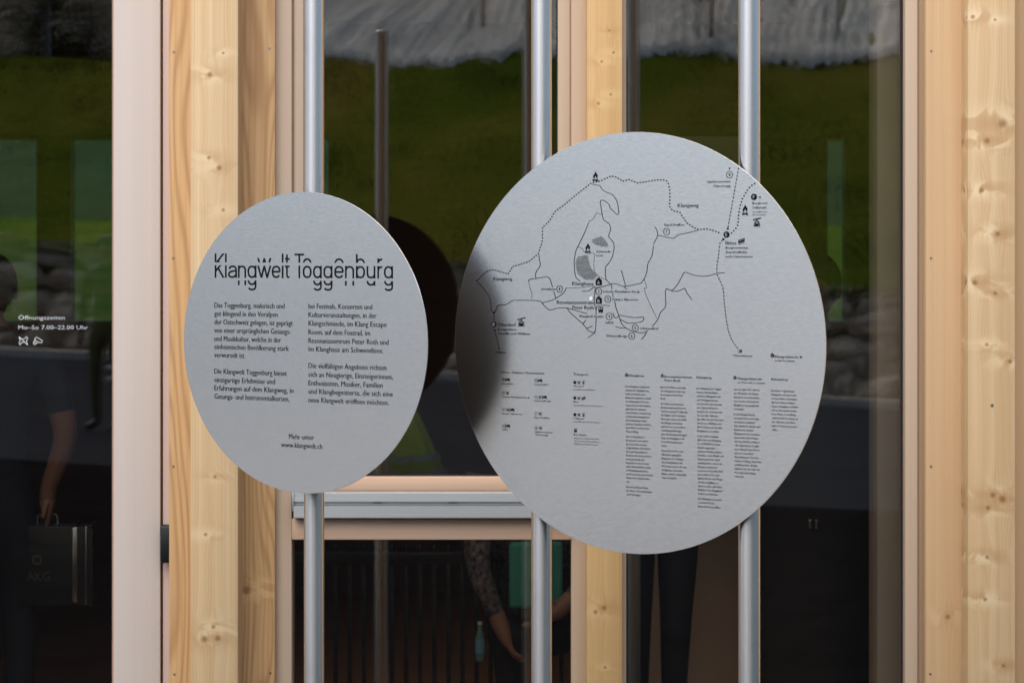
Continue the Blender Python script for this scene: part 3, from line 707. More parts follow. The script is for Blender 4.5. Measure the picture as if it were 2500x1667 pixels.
def title_letter(ch, x0, base, x1, lo, hi, dy):
    T = Ink(PS); bm = bmesh.new()
    a, b0 = PS.st(x0, base); a1 = PS.st(x1, base)[0]; c = PS.st(x0, base - CAPT)[1] - b0; hw = HW * c
    for si, stroke in enumerate(GL[ch]):
        T.m = MB(); T.P = type('Q', (), {'w': staticmethod(lambda x, y, h=0: Vector((x, y, h)))})()
        T.h = .0
        pts = [Vector((a + hw + x * (a1 - a - 2*hw), b0 + y * c)) for x, y in stroke]
        T.ribbon(pts, 2 * hw)
        vv = [bm.verts.new((v[0], v[1], si * .00003)) for v in T.m.v]
        for f in T.m.f: bm.faces.new([vv[i] for i in f])
    for lim, nn in ((b0 + hi * c, 1), (b0 + lo * c, -1)):
        bmesh.ops.bisect_plane(bm, geom=bm.verts[:] + bm.edges[:] + bm.faces[:], plane_co=(0, lim, 0), plane_no=(0, nn, 0), clear_outer=True)
    bm.verts.index_update(); o = MB(); o.add([PS.w(v.co.x, v.co.y + dy * c, .0006 + v.co.z) for v in bm.verts], [tuple(v.index for v in f.verts) for f in bm.faces]); bm.free()
    return o
for i, (ch, a, b_) in enumerate(mid):
    bx, by = f1(a, 450); by += (a - 195) * .0045 / 2.063
    m_ = title_letter(ch, bx, by, f1(b_, 0)[0], 0.0, .742, 0)
    if i in (0, 1, 5, 7, 8, 9, 10, 13, 15, 17):
        q = title_letter(ch, bx, by, f1(b_, 0)[0], .47, 1.0, .445); m_.add(q.v, q.f)
    if i in (3, 4, 11, 12, 14, 16, 18):
        q = title_letter(ch, bx, by, f1(b_, 0)[0], -.4, .28, -.43); m_.add(q.v, q.f)
    o = m_.obj('title_letter', M['print'], ds)
for ln, xr, yb in (('Das Toggenburg, malerisch und',546,600),('gut klingend in den Voralpen',511,642),('der Ostschweiz gelegen, ist geprägt',588,684),('von einer ursprünglichen Gesangs-',577,726),('und Musikkultur, welche in der',528,768),('einheimischen Bevölkerung stark',568,809),('verwurzelt ist.',348,850),
                   ('Die Klangwelt Toggenburg bietet',557,932),('einzigartige Erlebnisse und',498,975),('Erfahrungen auf dem Klangweg, in',591,1016),('Gesangs- und Instrumentalkursen,',570,1058)):
    ik.text(ln, *f1(193, yb), f1(xr, 0)[0], 12.3, res=2)
for ln, xr, yb in (('bei Festivals, Konzerten und',988,605),('Kulturveranstaltungen, in der',1010,648),('Klangschmiede, im Klang Escape',1060,691),('Room, auf dem Foxtrail, im',977,735),('Resonanzzentrum Peter Roth und',1070,778),('im Klanghaus am Schwendisee.',1044,820),
                   ('Die vielfältigen Angebote richten',1060,904),('sich an Neugierige, Einsteigerinnen,',1092,948),('Enthusiasten, Musiker, Familien',1040,991),('und Klangbegeisterte, die sich eine',1091,1033),('neue Klangwelt eröffnen möchten.',1071,1076)):
    ik.text(ln, *f1(667, yb), f1(xr, 0)[0], 12.3, res=2)
ik.text('Mehr unter', *f1(568, 1260), f1(694, 0)[0], 12); ik.text('www.klangwelt.ch', *f1(529, 1301), f1(736, 0)[0], 12)
ik.obj('printed_text', M['print'], ds)['kind'] = 'stuff'

# large sign
D2 = 5.60; PL = Plane((DX(1563.5, D2), D2, DZ(838, D2)), TH); PL.C.x = .2935 * D2/5.65 - .0175
RL = 514.0 * D2 / F
PL.C.z = DZ(837, D2)
x2 = DX(1322, 5.83)
def behind(P, x, gap): t = (x - P.C.x) / P.e1.x; return P.C.y + P.e1.y * t + gap
D_2 = behind(PL, DX(1322.3, 5.78), .045); D_3 = behind(PL, DX(1829, 5.5), .045)
s2 = empty('round_map_sign', (DX(1575, D2), D2 + .04, 0), 'larger round brushed metal sign with a printed trail map on two steel poles', 'sign')
dl = disc_mesh(PL, RL, M['disc'], s2)
pole(1322.3, D_2, 3.05, s2); pole(1829, D_3, 3.05, s2)
for px, d in ((1322.3, D_2), (1829, D_3)):
    for z in (-.25, .25): bracket(PL, DX(px, d), d, PL.C.z + z, s2)
mp = Ink(PL); tx = Ink(PL); tx.h = .0008; kn_ = Ink(PL); kn_.h = .0013; ic = Ink(PL); ic.h = .0009
def reg(ox, oy, sc): return lambda x, y: (ox + x/sc, oy + y/sc)
A1, A2, A3, A4 = reg(1100,300,3.92), reg(1550,300,3.92), reg(1100,600,4.704), reg(1550,600,4.704)
def P(f, s):
    o = []
    for t in s.split():
        a, b_ = t.split(','); o.append(f(float(a), float(b_)))
    return o
# dotted trail
mp.dots(P(A3,'500,845 498,768') , 6.4, 1.75)
mp.dots(P(A3,'492,763 482,757 468,738 463,685 458,632 452,600 437,568 412,540 385,500 360,470 320,425 300,400 318,386 345,360 383,320 430,288 480,275 530,285 585,302 662,325 680,297 710,240 790,217 895,186 1008,92')
        + P(A1,'848,1225 857,1195 868,1168 880,1115 880,998 915,970 945,942 1000,848 1095,780 1200,690 1347,577 1420,560 1440,555 1525,515 1555,513 1580,518 1650,560 1705,542 1785,575 1850,568 1940,552')
        + P(A2,'220,547 280,548 305,558 322,585 333,640 335,720 332,790 338,812 352,830 378,845 428,853 450,890 475,925 500,960 550,995 590,1015 620,1022 700,1015 760,1035 825,1060'))
mp.dots(P(A2,'925,1055 960,1020 988,975 992,890 1005,805 1030,725 1075,648 1110,605 1160,575'))
for f, s in ((A1,'1358,588 1395,596 1428,598 1455,645 1500,668 1550,685 1580,725 1598,765 1610,850 1610,868 1602,880 1590,876 1525,815 1520,782 1465,740 1440,742 1432,752 1448,860 1462,930 1510,958 1530,990 1534,1020 1510,1085 1520,1100 1550,1130 1565,1165 1566,1200 1550,1280 1525,1330 1482,1380 1482,1450 1487,1500 1534,1543'),
    (A3,'1650,462 1662,483 1760,467 1843,440 1885,432 1990,470 2100,450 2192,430 2235,360 2255,300 2265,205 2315,120 2330,0'),
    (A2,'178,1160 222,1077 213,1030 190,995'),(A2,'222,1077 255,1082 300,1095 370,1107 380,1102 410,1072 500,1055 605,1028'),
    (A3,'1990,470 2027,500'),(A3,'1960,280 2012,465'),(A1,'1318,965 1280,1060 1220,1180 1200,1220 1190,1270 1182,1320 1185,1400 1198,1480 1240,1515'),
    (A3,'1508,523 1580,523 1648,475'),(A3,'1662,483 1655,560 1650,620 1655,680 1672,740 1672,792'),(A3,'1672,828 1672,850 1665,960 1662,985 1630,998 1575,968 1563,950 1520,895 1455,840 1400,790 1375,770 1355,742 1333,712 1240,712 1150,740 1120,730 1090,705 1050,655 1035,638 970,627 720,625 630,680 543,682 535,695 517,755 500,765'),
    (A3,'1333,712 1572,782'),(A3,'1050,655 1170,625 1210,603 1290,550 1310,530 1328,485'),(A3,'1210,603 1185,525'),(A3,'1172,475 1140,372 1110,355 985,375 920,382 893,397'),(A3,'985,375 972,345 985,292 1020,250 1034,215 1017,150 1017,105'),
    (A3,'1520,895 1556,853'),(A3,'1563,950 1632,917'),(A3,'1662,985 1650,1005 1578,1055'),(A3,'1672,740 1678,700 1690,688 1770,683 1830,688'),
    (A3,'1843,440 1855,500'),(A3,'1861,545 1868,590'),(A3,'1885,635 1900,715 1930,795 1942,840 1970,905 2015,945 2090,985 2190,1000 2245,990 2268,970'),
    (A4,'200,925 240,880 265,845 295,760 350,710 358,670 352,600 350,530 355,500 365,490 390,505 415,513 440,505 500,430 550,330 572,300 680,338 780,352 850,345 900,328 945,318 980,312 1032,310'),
    (A4,'415,513 440,525 500,522 540,500 570,487 580,497 595,540 655,618'),(A4,'130,990 128,1010 75,1077'),
    (A3,'1868,775 1882,832 1930,815'),(A3,'1930,795 2020,812 2120,825 2210,818 2225,835 2205,868 2150,882 2030,890 1942,840'),(A3,'1893,925 1950,943 2015,945')):
    mp.line(P(f, s))
for f, s in ((A1,'1447,876 1400,860 1360,928 1330,940 1318,965'),(A1,'1220,1185 1262,1205 1285,1240 1320,1255 1362,1242 1380,1260 1375,1300 1370,1370 1380,1430 1420,1470 1487,1503'),
    (A3,'1328,485 1450,485 1560,473 1650,462'),(A3,'897,400 915,495 938,555 928,615'),(A4,'108,392 135,470 130,482 108,490 125,560 190,710 252,832')):
    mp.dash(P(f, s), 3.0, 2.2, 1.2)
for f, s in ((A2,'993,430 891,1005'),(A2,'840,1120 815,1150 808,1200 800,1280 785,1370 785,1435'),(A4,'945,330 975,400 1008,470 1020,540 1025,640 1040,770 1055,880 1075,980 1110,1075 1160,1150 1215,1215'),(A3,'508,970 560,1175')):
    mp.dash(P(f, s), 4.4, 3.0, 1.6)
poly_line(mp, A4, [(1188,1222),(1222,1222),(1222,1188)], 1.8)
# lakes: rows of little waves
def lake(poly, step=11.2, f=A1):
    ys = [p[1] for p in poly]; y = min(ys) + 5
    while y < max(ys):
        xs = []
        for (ax, ay), (bx, by) in zip(poly, poly[1:] + poly[:1]):
            if (ay <= y < by) or (by <= y < ay): xs.append(ax + (bx-ax) * (y-ay) / (by-ay))
        xs.sort()
        for a, b_ in zip(xs[::2], xs[1::2]):
            n = max(2, int((b_-a)/4)); mp.ribbon(mp._st([f(a + (b_-a)*i/n, y + 2.6*math.sin((a + (b_-a)*i/n) / 19.5 * 6.283)) for i in range(n+1)]), .00085)
        y += step
lake([(1440,1085),(1462,1100),(1505,1155),(1508,1190),(1470,1190),(1400,1170),(1350,1140),(1355,1118),(1400,1100)])
lake([(1240,1275),(1315,1268),(1325,1330),(1345,1390),(1380,1430),(1405,1465),(1365,1508),(1290,1500),(1220,1450),(1200,1390),(1197,1330),(1215,1285)])
# junction dots and lettered discs
for f, x, y, r in ((A2,889,1014,10),(A2,848,1113,11)): mp.ellipse(*f(x, y), r/3.92)
for f, x, y, r in ((A3,508,968,11),(A3,560,1177,9)): mp.ellipse(*f(x, y), r/4.704)
for f, x, y, r, c, k_ in ((A2,877,1070,31,'E',3.92),(A2,1140,710,31,'F',3.92),(A3,498,900,34,'D',4.704)):
    ic.ellipse(*f(x, y), r/k_, 28)
    kn_.text(c, *f(x - 9*k_/4, y + 15*k_/4), f(x + 9*k_/4, 0)[0], 30/4)
for f, x, y, c, k_ in ((A3,1253,497,'1',4.704),(A3,1702,524,'2',4.704),(A3,1806,613,'3',4.704),(A3,1821,810,'4',4.704),(A3,2122,940,'5',4.704),(A3,2081,1036,'6',4.704),(A2,303,1041,'7',3.92),(A2,906,497,'8',3.92)):
    mp.ring(*f(x, y), 8.2, 1.1); wq = 5 if c == '1' else 9
    tx.text(c, *f(x - wq*k_/4.7, y + 17*k_/4.7), f(x + wq*k_/4.7, 0)[0], 7.4)
def house(f, x0, x1, y0, y1, letter=None, k_=4.704):
    xm = (x0+x1)/2; ym = y0 + (y1-y0)*.36
    ic.poly([f(x0,y1), f(x1,y1), f(x1,ym), f(xm,y0), f(x0,ym)])
    if letter: kn_.text(letter, *f(xm - (x1-x0)*.20, y1 - (y1-y0)*.16), f(xm + (x1-x0)*.20, 0)[0], (y1-y0)*.40/k_)
house(A3,1668,1737,362,455,'A'); house(A3,1670,1737,575,667,'B'); house(A4,1561,1598,1230,1280,'C')
T1 = reg(1200,890,6.534); TB = reg(1500,890,4.24); TC = reg(1760,890,5.058)
house(TB,112,140,87,124,'A',4.24); house(TB,481,509,95,132,'B',4.24); house(TC,157,191,135,181,'C',5.058)
kn_.obj('reversed_letters', M['print_knock'], dl)['kind'] = 'stuff'
# little pictograms, drawn around a centre (x, y) with size s in photo pixels
def flame(x, y, s):
    q = lambda a, b_: (x + a*s, y + b_*s)
    ic.poly([q(-.30,.05), q(-.36,-.2), q(-.26,-.45), q(-.06,-.7), q(-.02,-1.0), q(.13,-.8), q(.20,-.55), q(.10,-.3), q(-.05,-.25)][::-1])
    ic.poly([q(.10,-.3), q(.20,-.55), q(.27,-.62), q(.36,-.35), q(.34,-.1), q(.28,.1), q(.16,.1)][::-1])
    ic.poly([q(-.30,.05), q(-.05,-.25), q(-.12,-.02), q(-.10,.16), q(-.2,.16)][::-1])
    for sg in (-1, 1): mp.line([q(-.42, .42 - sg*.14), q(.42, .42 + sg*.14)], .14*s*1.0, smooth=False)
flame(*A1(1386,525), 15); flame(*A1(1313,1210), 15); flame(*A2(1054,845), 16)
def gondola(x, y, s):
    q = lambda a, b_: (x + a*s, y + b_*s)
    mp.line([q(-.7,-.62), q(.75,-1.0)], .08*s, smooth=False); mp.line([q(-.7,-.48), q(.75,-.86)], .08*s, smooth=False)
    mp.line([q(0,-.8), q(0,-.35)], .1*s, smooth=False)
    mp.line([q(-.3,-.32), q(.3,-.32), q(.48,.2), q(.48,.7)], .08*s, smooth=False); mp.line([q(-.3,-.32), q(-.48,.2), q(-.48,.7)], .08*s, smooth=False)
    for a in (-.17, .17):
        ic.ellipse(*q(a,-.12), .11*s, 10); ic.poly([q(a-.16,.05), q(a-.16,.62), q(a+.14,.62), q(a+.14,.05)])
gondola(*A2(1168,960), 13.5); gondola(*A3(812,885), 13.5)
def bus(x, y, s):
    q = lambda a, b_: (x + a*s, y + b_*s)
    ic.poly([q(-.5,-.15), q(-.5,.45), q(.5,.45), q(.5,-.15)]); ic.poly([q(-.5,-.6), q(-.42,-.75), q(.42,-.75), q(.5,-.6), q(.5,-.55), q(-.5,-.55)][::-1])
    for a in (-.5, -.06, .38): ic.poly([q(a,-.55), q(a,-.15), q(a+.12,-.15), q(a+.12,-.55)])
    for a in (-.34, .14): ic.poly([q(a,.47), q(a,.7), q(a+.2,.7), q(a+.2,.47)])
bus(*A3(1725,738), 10.5)
def funi(x, y, s):
    q = lambda a, b_: (x + a*s, y + b_*s)
    ic.poly([q(-.8,.05), q(-.8,.55), q(.8,.0), q(.8,-.5)]); ic.poly([q(-.8,-.35), q(-.8,-.2), q(.8,-.75), q(.8,-.9)])
    for a in (-.8, -.42, -.05, .33, .68):
        dy = -.345*(a+.8); ic.poly([q(a,-.2+dy), q(a,.05+dy), q(a+.12,.01+dy), q(a+.12,-.24+dy)])
    mp.line([q(-.75,.8), q(.8,.25)], .1*s, smooth=False)
funi(*A2(1020,1135), 9.5)
def bed(x, y, s):
    q = lambda a, b_: (x + a*s, y + b_*s)
    ic.poly([q(-.6,-.5), q(-.6,.5), q(-.48,.5), q(-.48,-.5)]); ic.poly([q(-.47,.05), q(-.47,.25), q(.6,.25), q(.6,.05)]); ic.poly([q(-.1,-.4), q(-.1,.04), q(.6,.04), q(.6,-.2), q(.45,-.4)]); ic.poly([q(.48,.26), q(.48,.5), q(.6,.5), q(.6,.26)]); ic.ellipse(*q(-.28,-.12), .14*s, 8)
def fork(x, y, s):
    for sg in (-1, 1):
        mp.line([(x - sg*s*.5, y - s*.5), (x + sg*s*.5, y + s*.5)], .16*s, smooth=False); ic.ellipse(x - sg*s*.42, y - s*.42, s*.16, 8)
# arrows
poly_line(mp, A2, [(906,450),(906,430)], 1.1); poly_line(mp, A2, [(899,438),(906,430),(913,438)], 1.1)
poly_line(mp, A2, [(1184,713),(1204,713)], 1.1); poly_line(mp, A2, [(1196,706),(1204,713),(1196,720)], 1.1)
poly_line(mp, A4, [(1893,1265),(1914,1284)], 1.3); poly_line(mp, A4, [(1914,1268),(1914,1284),(1896,1284)], 1.3)
for f, s, a, y, b_, cap in ((A3,'Klangweg',493,398,707,38),(A3,'Klanghaus',1398,453,1640,40),(A3,'Resonanzzentrum',1220,667,1642,40),(A3,'Peter Roth',1400,727,1642,40),
    (A3,'Jennyhaus',1042,508,1208,27),(A3,'Schenks Manufaktur Kiosk',1750,538,2173,27),(A3,"Stump's Alpenrose",1857,628,2155,27),(A3,'Klangwelt Shuttle',1482,821,1757,27),(A3,'GADE',1775,894,1868,27),
    (A4,'Schwendihof',60,960,270,27),(A3,'Schwendilodge',1787,1046,2032,27),(A3,'Oberdorf',546,922,750,38),(A3,'Berggasthaus',546,970,755,25),(A3,'Sessellift nach Wildhaus',546,1017,912,25),(A3,'Wildhaus',508,1233,638,24),
    (A3,'Schwendi-',1675,79,1840,25),(A3,'seen',1675,123,1750,25),(A2,'Klangweg',410,808,610,33),(A2,'Gipfelrestaurant',686,576,916,23),(A2,'Chäserrugg',748,617,916,23),(A2,'Berghotel',1126,781,1266,23),(A2,'Sellamatt',1126,823,1262,23),
    (A2,'Sessellift nach',1126,861,1265,14),(A2,'Alt St. Johann',1126,888,1252,14),(A2,'Espel Pavillon',283,988,471,23),(A2,'Iltios',868,1166,970,35),(A2,'Bergrestaurant',870,1207,1085,23),(A2,'Standseilbahn',870,1248,1074,23),(A2,'nach Unterwasser',870,1290,1130,23),
    (A4,'Unterwasser',1132,1272,1350,27),(A4,'Klangschmiede',1608,1285,1880,29),(A4,'in Alt St. Johann',1610,1327,1838,22),
    (T1,'Essen, Trinken, Übernachten',163,137,838,37),(T1,'Transport',1308,168,1545,37),(T1,'Jennyhaus',166,312,345,27),(T1,'Schenks Manufaktur Kiosk',166,524,608,27),(T1,"Stump's Alpenrose",168,790,484,27),(T1,'GADE',172,1045,262,27),
    (T1,'Schwendihof',684,325,908,27),(T1,'Schwendilodge',686,586,952,27),(T1,'Espel Pavillon',690,855,926,27),(T1,'Gipfelrestaurant',692,1083,973,27),(T1,'Chäserrugg',692,1126,900,27),
    (T1,'Oberdorf',1306,355,1466,27),(T1,'Sessellift nach Wildhaus',1306,404,1650,20),(T1,'Iltios',1308,605,1390,27),(T1,'Standseilbahn nach Unterwasser',1308,655,1774,20),(T1,'Sellamatt',1310,868,1478,27),(T1,'Sessellift nach Alt St. Johann',1310,916,1728,20),
    (T1,'Bus Shuttle',1313,1128,1520,27),(T1,'«mybuxi» auf Abruf zwischen',1313,1180,1718,20),(T1,'den virtuellen Haltepunkten in',1315,1225,1735,20),(T1,'Wildhaus und Alt St. Johann.',1315,1270,1705,20),
    (TB,'Klanghaus',150,123,307,24),(TB,'Resonanzzentrum',521,134,803,24),(TB,'Peter Roth',521,173,683,24),(TB,'Klangweg',853,142,1005,24),(TC,'Klangschmiede',210,184,507,29),(TC,'im Tal in Alt St. Johann',212,229,543,21),(TC,'Klangshop',624,192,829,29)):
    k_ = {A2: 3.92, A3: 4.704, A4: 4.704, T1: 6.534, TB: 4.24, TC: 5.058}[f]
    tx.text(s, *f(a, y), f(b_, 0)[0], cap / k_, res=1 if cap/k_ < 7 else 2)
for x, y, c, icons in ((188,238,'1','b'),(188,450,'2','f'),(190,718,'3','fb'),(192,975,'4','b'),(707,251,'5','b'),(710,516,'6','fb'),(712,780,'7','f'),(716,1007,'8','f')):
    mp.ring(*T1(x, y), 3.9, .6, 20); tx.text(c, *T1(x-7, y+12), T1(x+7, 0)[0], 3.4, res=1); xx = x + 66
    for q in icons: (bed if q == 'b' else fork)(*T1(xx, y + 4), 9 if q == 'b' else 6.6); xx += 70
for y, q in ((283,0),(532,1),(797,0)):
    ic.ellipse(*T1(1330, y), 3.9, 16); fork(*T1(1394, y + 4), 6.6); (funi if q else gondola)(*T1(1468, y + 6), 5.4)
bus(*T1(1341, 1052), 6.6)
SCX = .93
def block(f, k_, x0, dx, y0, step, lines, cap, sc):
    for i, ln in enumerate(lines):
        y = y0 + i * step; tx.text(ln, *f(x0 + dx * i, y + cap * .42), None, cap / k_, sc=sc, res=1)
block(TB,4.24,114,.45,226,38.75,['Das Klanghaus, gebaut als','skulpturaler Klangkörper,','steht am Rande eines','Naturschutzgebietes direkt','am Schwendisee. Der be','eindruckende Schindelbau,','gefertigt aus einheimi-','schen Hölzern, beherbergt','verschiedene Klangräume','mit einzigartigem akus-','tischem Charakter für kre-','ative Arbeit rund um das','Thema Klang.'],20,SCX)
block(TB,4.24,120,.45,744,38.7,['Als ein «begehbares','Instrument» präsentiert','das neue Haus ein un-','vergleichliches Innenleben','mit speziell gestalteten','Räumen, die wie ein Instru-','ment gestimmt und','bespielt werden können.','Zwei Aussenbühnen laden','zu Musikexperimenten','und Konzerten unter freiem','Himmel am Schwendisee','ein.'],20,SCX)
block(TB,4.24,127,.45,1264,38.7,['Besuch auf Anmeldung','für Kurse, Veranstaltungen','und Führungen.'],20,SCX)
block(TB,4.24,480,.45,234,39,['Rund 200 Meter unterhalb','des Klanghauses steht das','Resonanzzentrum Peter','Roth.'],20,SCX)
block(TB,4.24,483,.45,405,39.3,['Es ist Besucherzentrum,','Erlebnisraum und Kursort','und der zentrale Treffpunkt','für Kultur und Tourismus.','Hier kann man in die Welt','der Klänge eintauchen','und sich von Geschichten','und Klangerfahrungen','über die Klangwelt Toggen-','burg, das Klanghaus und','Peter Roth inspirieren','lassen.'],20,SCX)
block(TB,4.24,488,.45,890,39.7,['Herzstück ist der erste','öffentlich zugängliche','Klangdom der Schweiz –','eine Klangskulptur mit','34 Lautsprechern, die eine','einzigartige immersive','Klang- und Resonanzerfah-','rung ermöglicht.'],20,SCX)
block(TB,4.24,853,.45,246,39.9,['Der Klangweg im Toggen-','burg ist das Aushänge-','schild der Klangwelt und','eine Erfolgsgeschichte,','die weit über die Grenzen','der Schweiz hinaus be-','kannt ist. Er erstreckt sich','von der Alp Sellamatt','über Iltios bis ins Oberdorf','und ist von Wildhaus und','Alt St. Johann aus mit den','Bergbahnen erreichbar.'],20,SCX)
block(TB,4.24,860,.45,738,39.7,['In den letzten zwanzig','Jahren hat der Klangweg','bis zu 50\'000 Menschen','jährlich angezogen –','darunter Familien, Natur-','liebhaber sowie Musik- und','Kunstbegeisterte. Nach','zwanzig Jahren wurde der','Klangweg umfassend','erneuert und im Mai 2024','neu eröffnet. Die wich-','tigsten Werke des Weges','wurden sorgfältig res','tauriert, und es gibt über','fünfzehn neue Klangkunst-','werke zu entdecken.'],20,SCX)
block(TB,4.24,868,.45,1386,39.5,['Der Klangweg ist jeweils','von Ende Mai bis','Ende Oktober geöffnet.'],20,SCX)
block(TC,5.058,160,.6,306,48.3,['Seit dem Jahr 2011 wird in','der Werkstatt das Kunst-','handwerk des Schmiedens','von Schellen und anderen','Klangkörpern gezeigt und','vermittelt.'],24,SCX)
block(TC,5.058,163,.6,612,47.9,['In der Klangschmiede','ist ausprobieren und expe-','rimentieren ausdrück-','lich erwünscht. Kinder und','Erwachsene können','Klangexperimente machen,','spannendes zum Schmie-','den von Schellen erfahren','oder Rätsel lösen. Es gibt','einen Klang Escape Room','und eine interaktive','Ausstellung mit Themen-','räumen zu Klang, Resonanz','und Brauchtum. Zudem','befindet sich der Start des','Foxtrails in der Klang-','schmiede.'],24,SCX)
block(TC,5.058,625,.6,322,48.1,['Ein Stück Toggenburger','Klangwelt entdecken und','ein besonderes Andenken','mit nach Hause nehmen.','Unsere Klanghops befinden','sich im Resonanzzentrum','Peter Roth, in der Klang-','schmiede Alt St. Johann, in','der Talstation der Iltios-','bahn in Unterwasser und','online.'],24,SCX)
for q_, n_ in ((mp, 'map_drawing'), (tx, 'printed_text'), (ic, 'pictograms')): q_.obj(n_, M['print'], dl)['kind'] = 'stuff'
st = Ink(PL); st.h = .0014; st.ellipse(1443.7, 728.3, 4.9, 24)
o = st.obj('round_sticker', M['sticker'], None); tag(o, 'small pale blue dot stuck on the map beside the black house letter B', 'sticker')

# ------------------------------------------------------------------ railing inside the lower window
rail = empty('bar_railing', (0, 8.35, 0), 'black metal railing of thin upright bars behind the lower middle window', 'railing')
yr = 8.35
MB().box(DX(690, yr), DX(1435, yr), yr - .02, yr + .02, DZ(1371, yr), DZ(1346, yr), .003).obj('top_rail', M['dark_rail'], rail, auto=True)
MB().box(DX(690, yr), DX(1435, yr), yr - .015, yr + .015, .08, .11, .003).obj('bottom_rail', M['dark_rail'], rail, auto=True)
bar = None
for i in range(21):
    px = 716.5 + 34.4 * i; x = DX(px, yr)
    if bar is None:
        bar = MB().box(x - .0075, x + .0075, yr - .0075, yr + .0075, .11, DZ(1371.2, yr), .001).obj('bar', M['dark_rail'], rail, (x, yr, 0), auto=True)
        cap_ = MB().tube([(x, yr, DZ(1346, yr)), (x, yr, DZ(1334, yr)), (x, yr, DZ(1329, yr))], [.005, .006, .002], 10).obj('finial', M['dark_rail'], rail, (x, yr, 0), auto=True)
    else:
        for q, nm in ((bar, 'bar'), (cap_, 'finial')):
            o = bpy.data.objects.new(nm, q.data); COL.objects.link(o); o.parent = rail; o.location = (x, 0, 0)
for px in (700, 1425):
    x = DX(px, yr); MB().box(x - .02, x + .02, yr - .02, yr + .02, .001, DZ(1345.5, yr), .002).obj('post', M['dark_rail'], rail, auto=True)

# ------------------------------------------------------------------ people
M['skin'] = plain('skin', (.27,.15,.11,1), .55, 0, .05); M['hair'] = plain('brown_hair', (.03,.02,.014,1), .7)
M['navy'] = plain('navy_cloth', (.012,.018,.035,1), .85, 0, .2); M['blackcloth'] = plain('black_cloth', (.010,.011,.013,1), .85, 0, .2)
M['lime'] = plain('lime_high_visibility_cloth', (.24,.32,.06,1), .7, 0, .1); M['teal_cloth'] = plain('teal_cloth', (.05,.30,.26,1), .8, 0, .1)
M['olive'] = plain('olive_lime_cloth', (.07,.09,.03,1), .8, 0, .1)
M['grey_cloth'] = plain('patterned_grey_cloth', (.09,.085,.10,1), .85, 0, .9, 60); M['shoe'] = plain('dark_shoe', (.012,.012,.012,1), .5)
M['silver_tape'] = plain('silver_reflective_tape', (.6,.6,.62,1), .35)
def person(label, loc, rz, J, top, legs, hair='hair', sleeve=1.0, group=None, bulk=1.0):
    """J: joint name -> local (x, y, z); the person faces local -y"""
    base = dict(pelvis=(0,0,.95), waist=(0,0,1.08), chest=(0,0,1.30), neck=(0,0,1.47), throat=(0,-.005,1.53), head=(0,-.02,1.63), crown=(0,0,1.72), nose=(0,-.115,1.615), chin=(0,-.065,1.555))
    for s, q in (('l', -1), ('r', 1)):
        base.update({'sh'+s: (q*.185,0,1.41), 'el'+s: (q*.235,.02,1.13), 'wr'+s: (q*.25,-.03,.88), 'ha'+s: (q*.25,-.04,.81), 'hip'+s: (q*.09,0,.90), 'kn'+s: (q*.105,-.01,.49), 'an'+s: (q*.11,.03,.09), 'to'+s: (q*.125,-.13,.04)})
    base.update(J); nm = list(base)
    rad = dict(pelvis=.155, waist=.135, chest=.165, neck=.065, throat=.055, head=.088, crown=.07, nose=.014, chin=.04)
    for s in 'lr': rad.update({'sh'+s: .068, 'el'+s: .045, 'wr'+s: .029, 'ha'+s: .036, 'hip'+s: .095, 'kn'+s: .062, 'an'+s: .042, 'to'+s: .036}); rad['sh'+s] *= bulk ** .5; rad['el'+s] *= bulk
    ed = [('pelvis','waist'),('waist','chest'),('chest','neck'),('neck','throat'),('throat','head'),('head','crown'),('head','nose'),('throat','chin')]
    for s in 'lr': ed += [('chest','sh'+s),('sh'+s,'el'+s),('el'+s,'wr'+s),('wr'+s,'ha'+s),('pelvis','hip'+s),('hip'+s,'kn'+s),('kn'+s,'an'+s),('an'+s,'to'+s)]
    # hands: four fingers and a thumb rooted in the palm
    for s, q in (('l', -1), ('r', 1)):
        w_, h_ = Vector(base['wr'+s]), Vector(base['ha'+s]); d = (h_ - w_).normalized(); side = Vector((0, 1, 0)) if abs(d.y) < .8 else Vector((1, 0, 0))
        inn = d.cross(side).normalized() * (-q if d.z < 0 else q)
        for i, ln in enumerate((.068, .076, .072, .056)):
            o = side * (.027 - .018 * i); a = h_ + o + d * .02; b_ = a + d * ln * .5 + inn * .006; c = b_ + d * ln * .42 + inn * .022
            for t_, (p, r) in enumerate(((a, .0105), (b_, .0095), (c, .0075))):
                base[f'f{s}{i}{t_}'] = tuple(p); rad[f'f{s}{i}{t_}'] = r
            ed += [('ha'+s, f'f{s}{i}0'), (f'f{s}{i}0', f'f{s}{i}1'), (f'f{s}{i}1', f'f{s}{i}2')]
        a = w_ + d * .03 - side * -.03; b_ = a + d * .035 + side * .022 + inn * .01
        base[f't{s}0'] = tuple(a); rad[f't{s}0'] = .013; base[f't{s}1'] = tuple(b_ + d * .02); rad[f't{s}1'] = .009
        ed += [('ha'+s, f't{s}0'), (f't{s}0', f't{s}1')]
    nm = list(base); idx = {n: i for i, n in enumerate(nm)}
    me = bpy.data.meshes.new('body'); me.from_pydata([base[n] for n in nm], [(idx[a], idx[b_]) for a, b_ in ed], [])
    t = bpy.data.objects.new('body_rig', me); COL.objects.link(t)
    md = t.modifiers.new('skin', 'SKIN'); md.use_smooth_shade = True
    sv = me.skin_vertices[0].data
    for n in nm:
        r = rad[n]; sv[idx[n]].radius = (r, r * (.68 if n in ('pelvis', 'waist', 'chest') else 1)); 
    sv[0].use_root = True
    ss = t.modifiers.new('sub', 'SUBSURF'); ss.levels = 1; ss.render_levels = 1
    bpy.context.view_layer.update(); dg = bpy.context.evaluated_depsgraph_get()
    body = bpy.data.meshes.new_from_object(t.evaluated_get(dg)); body.name = 'body'
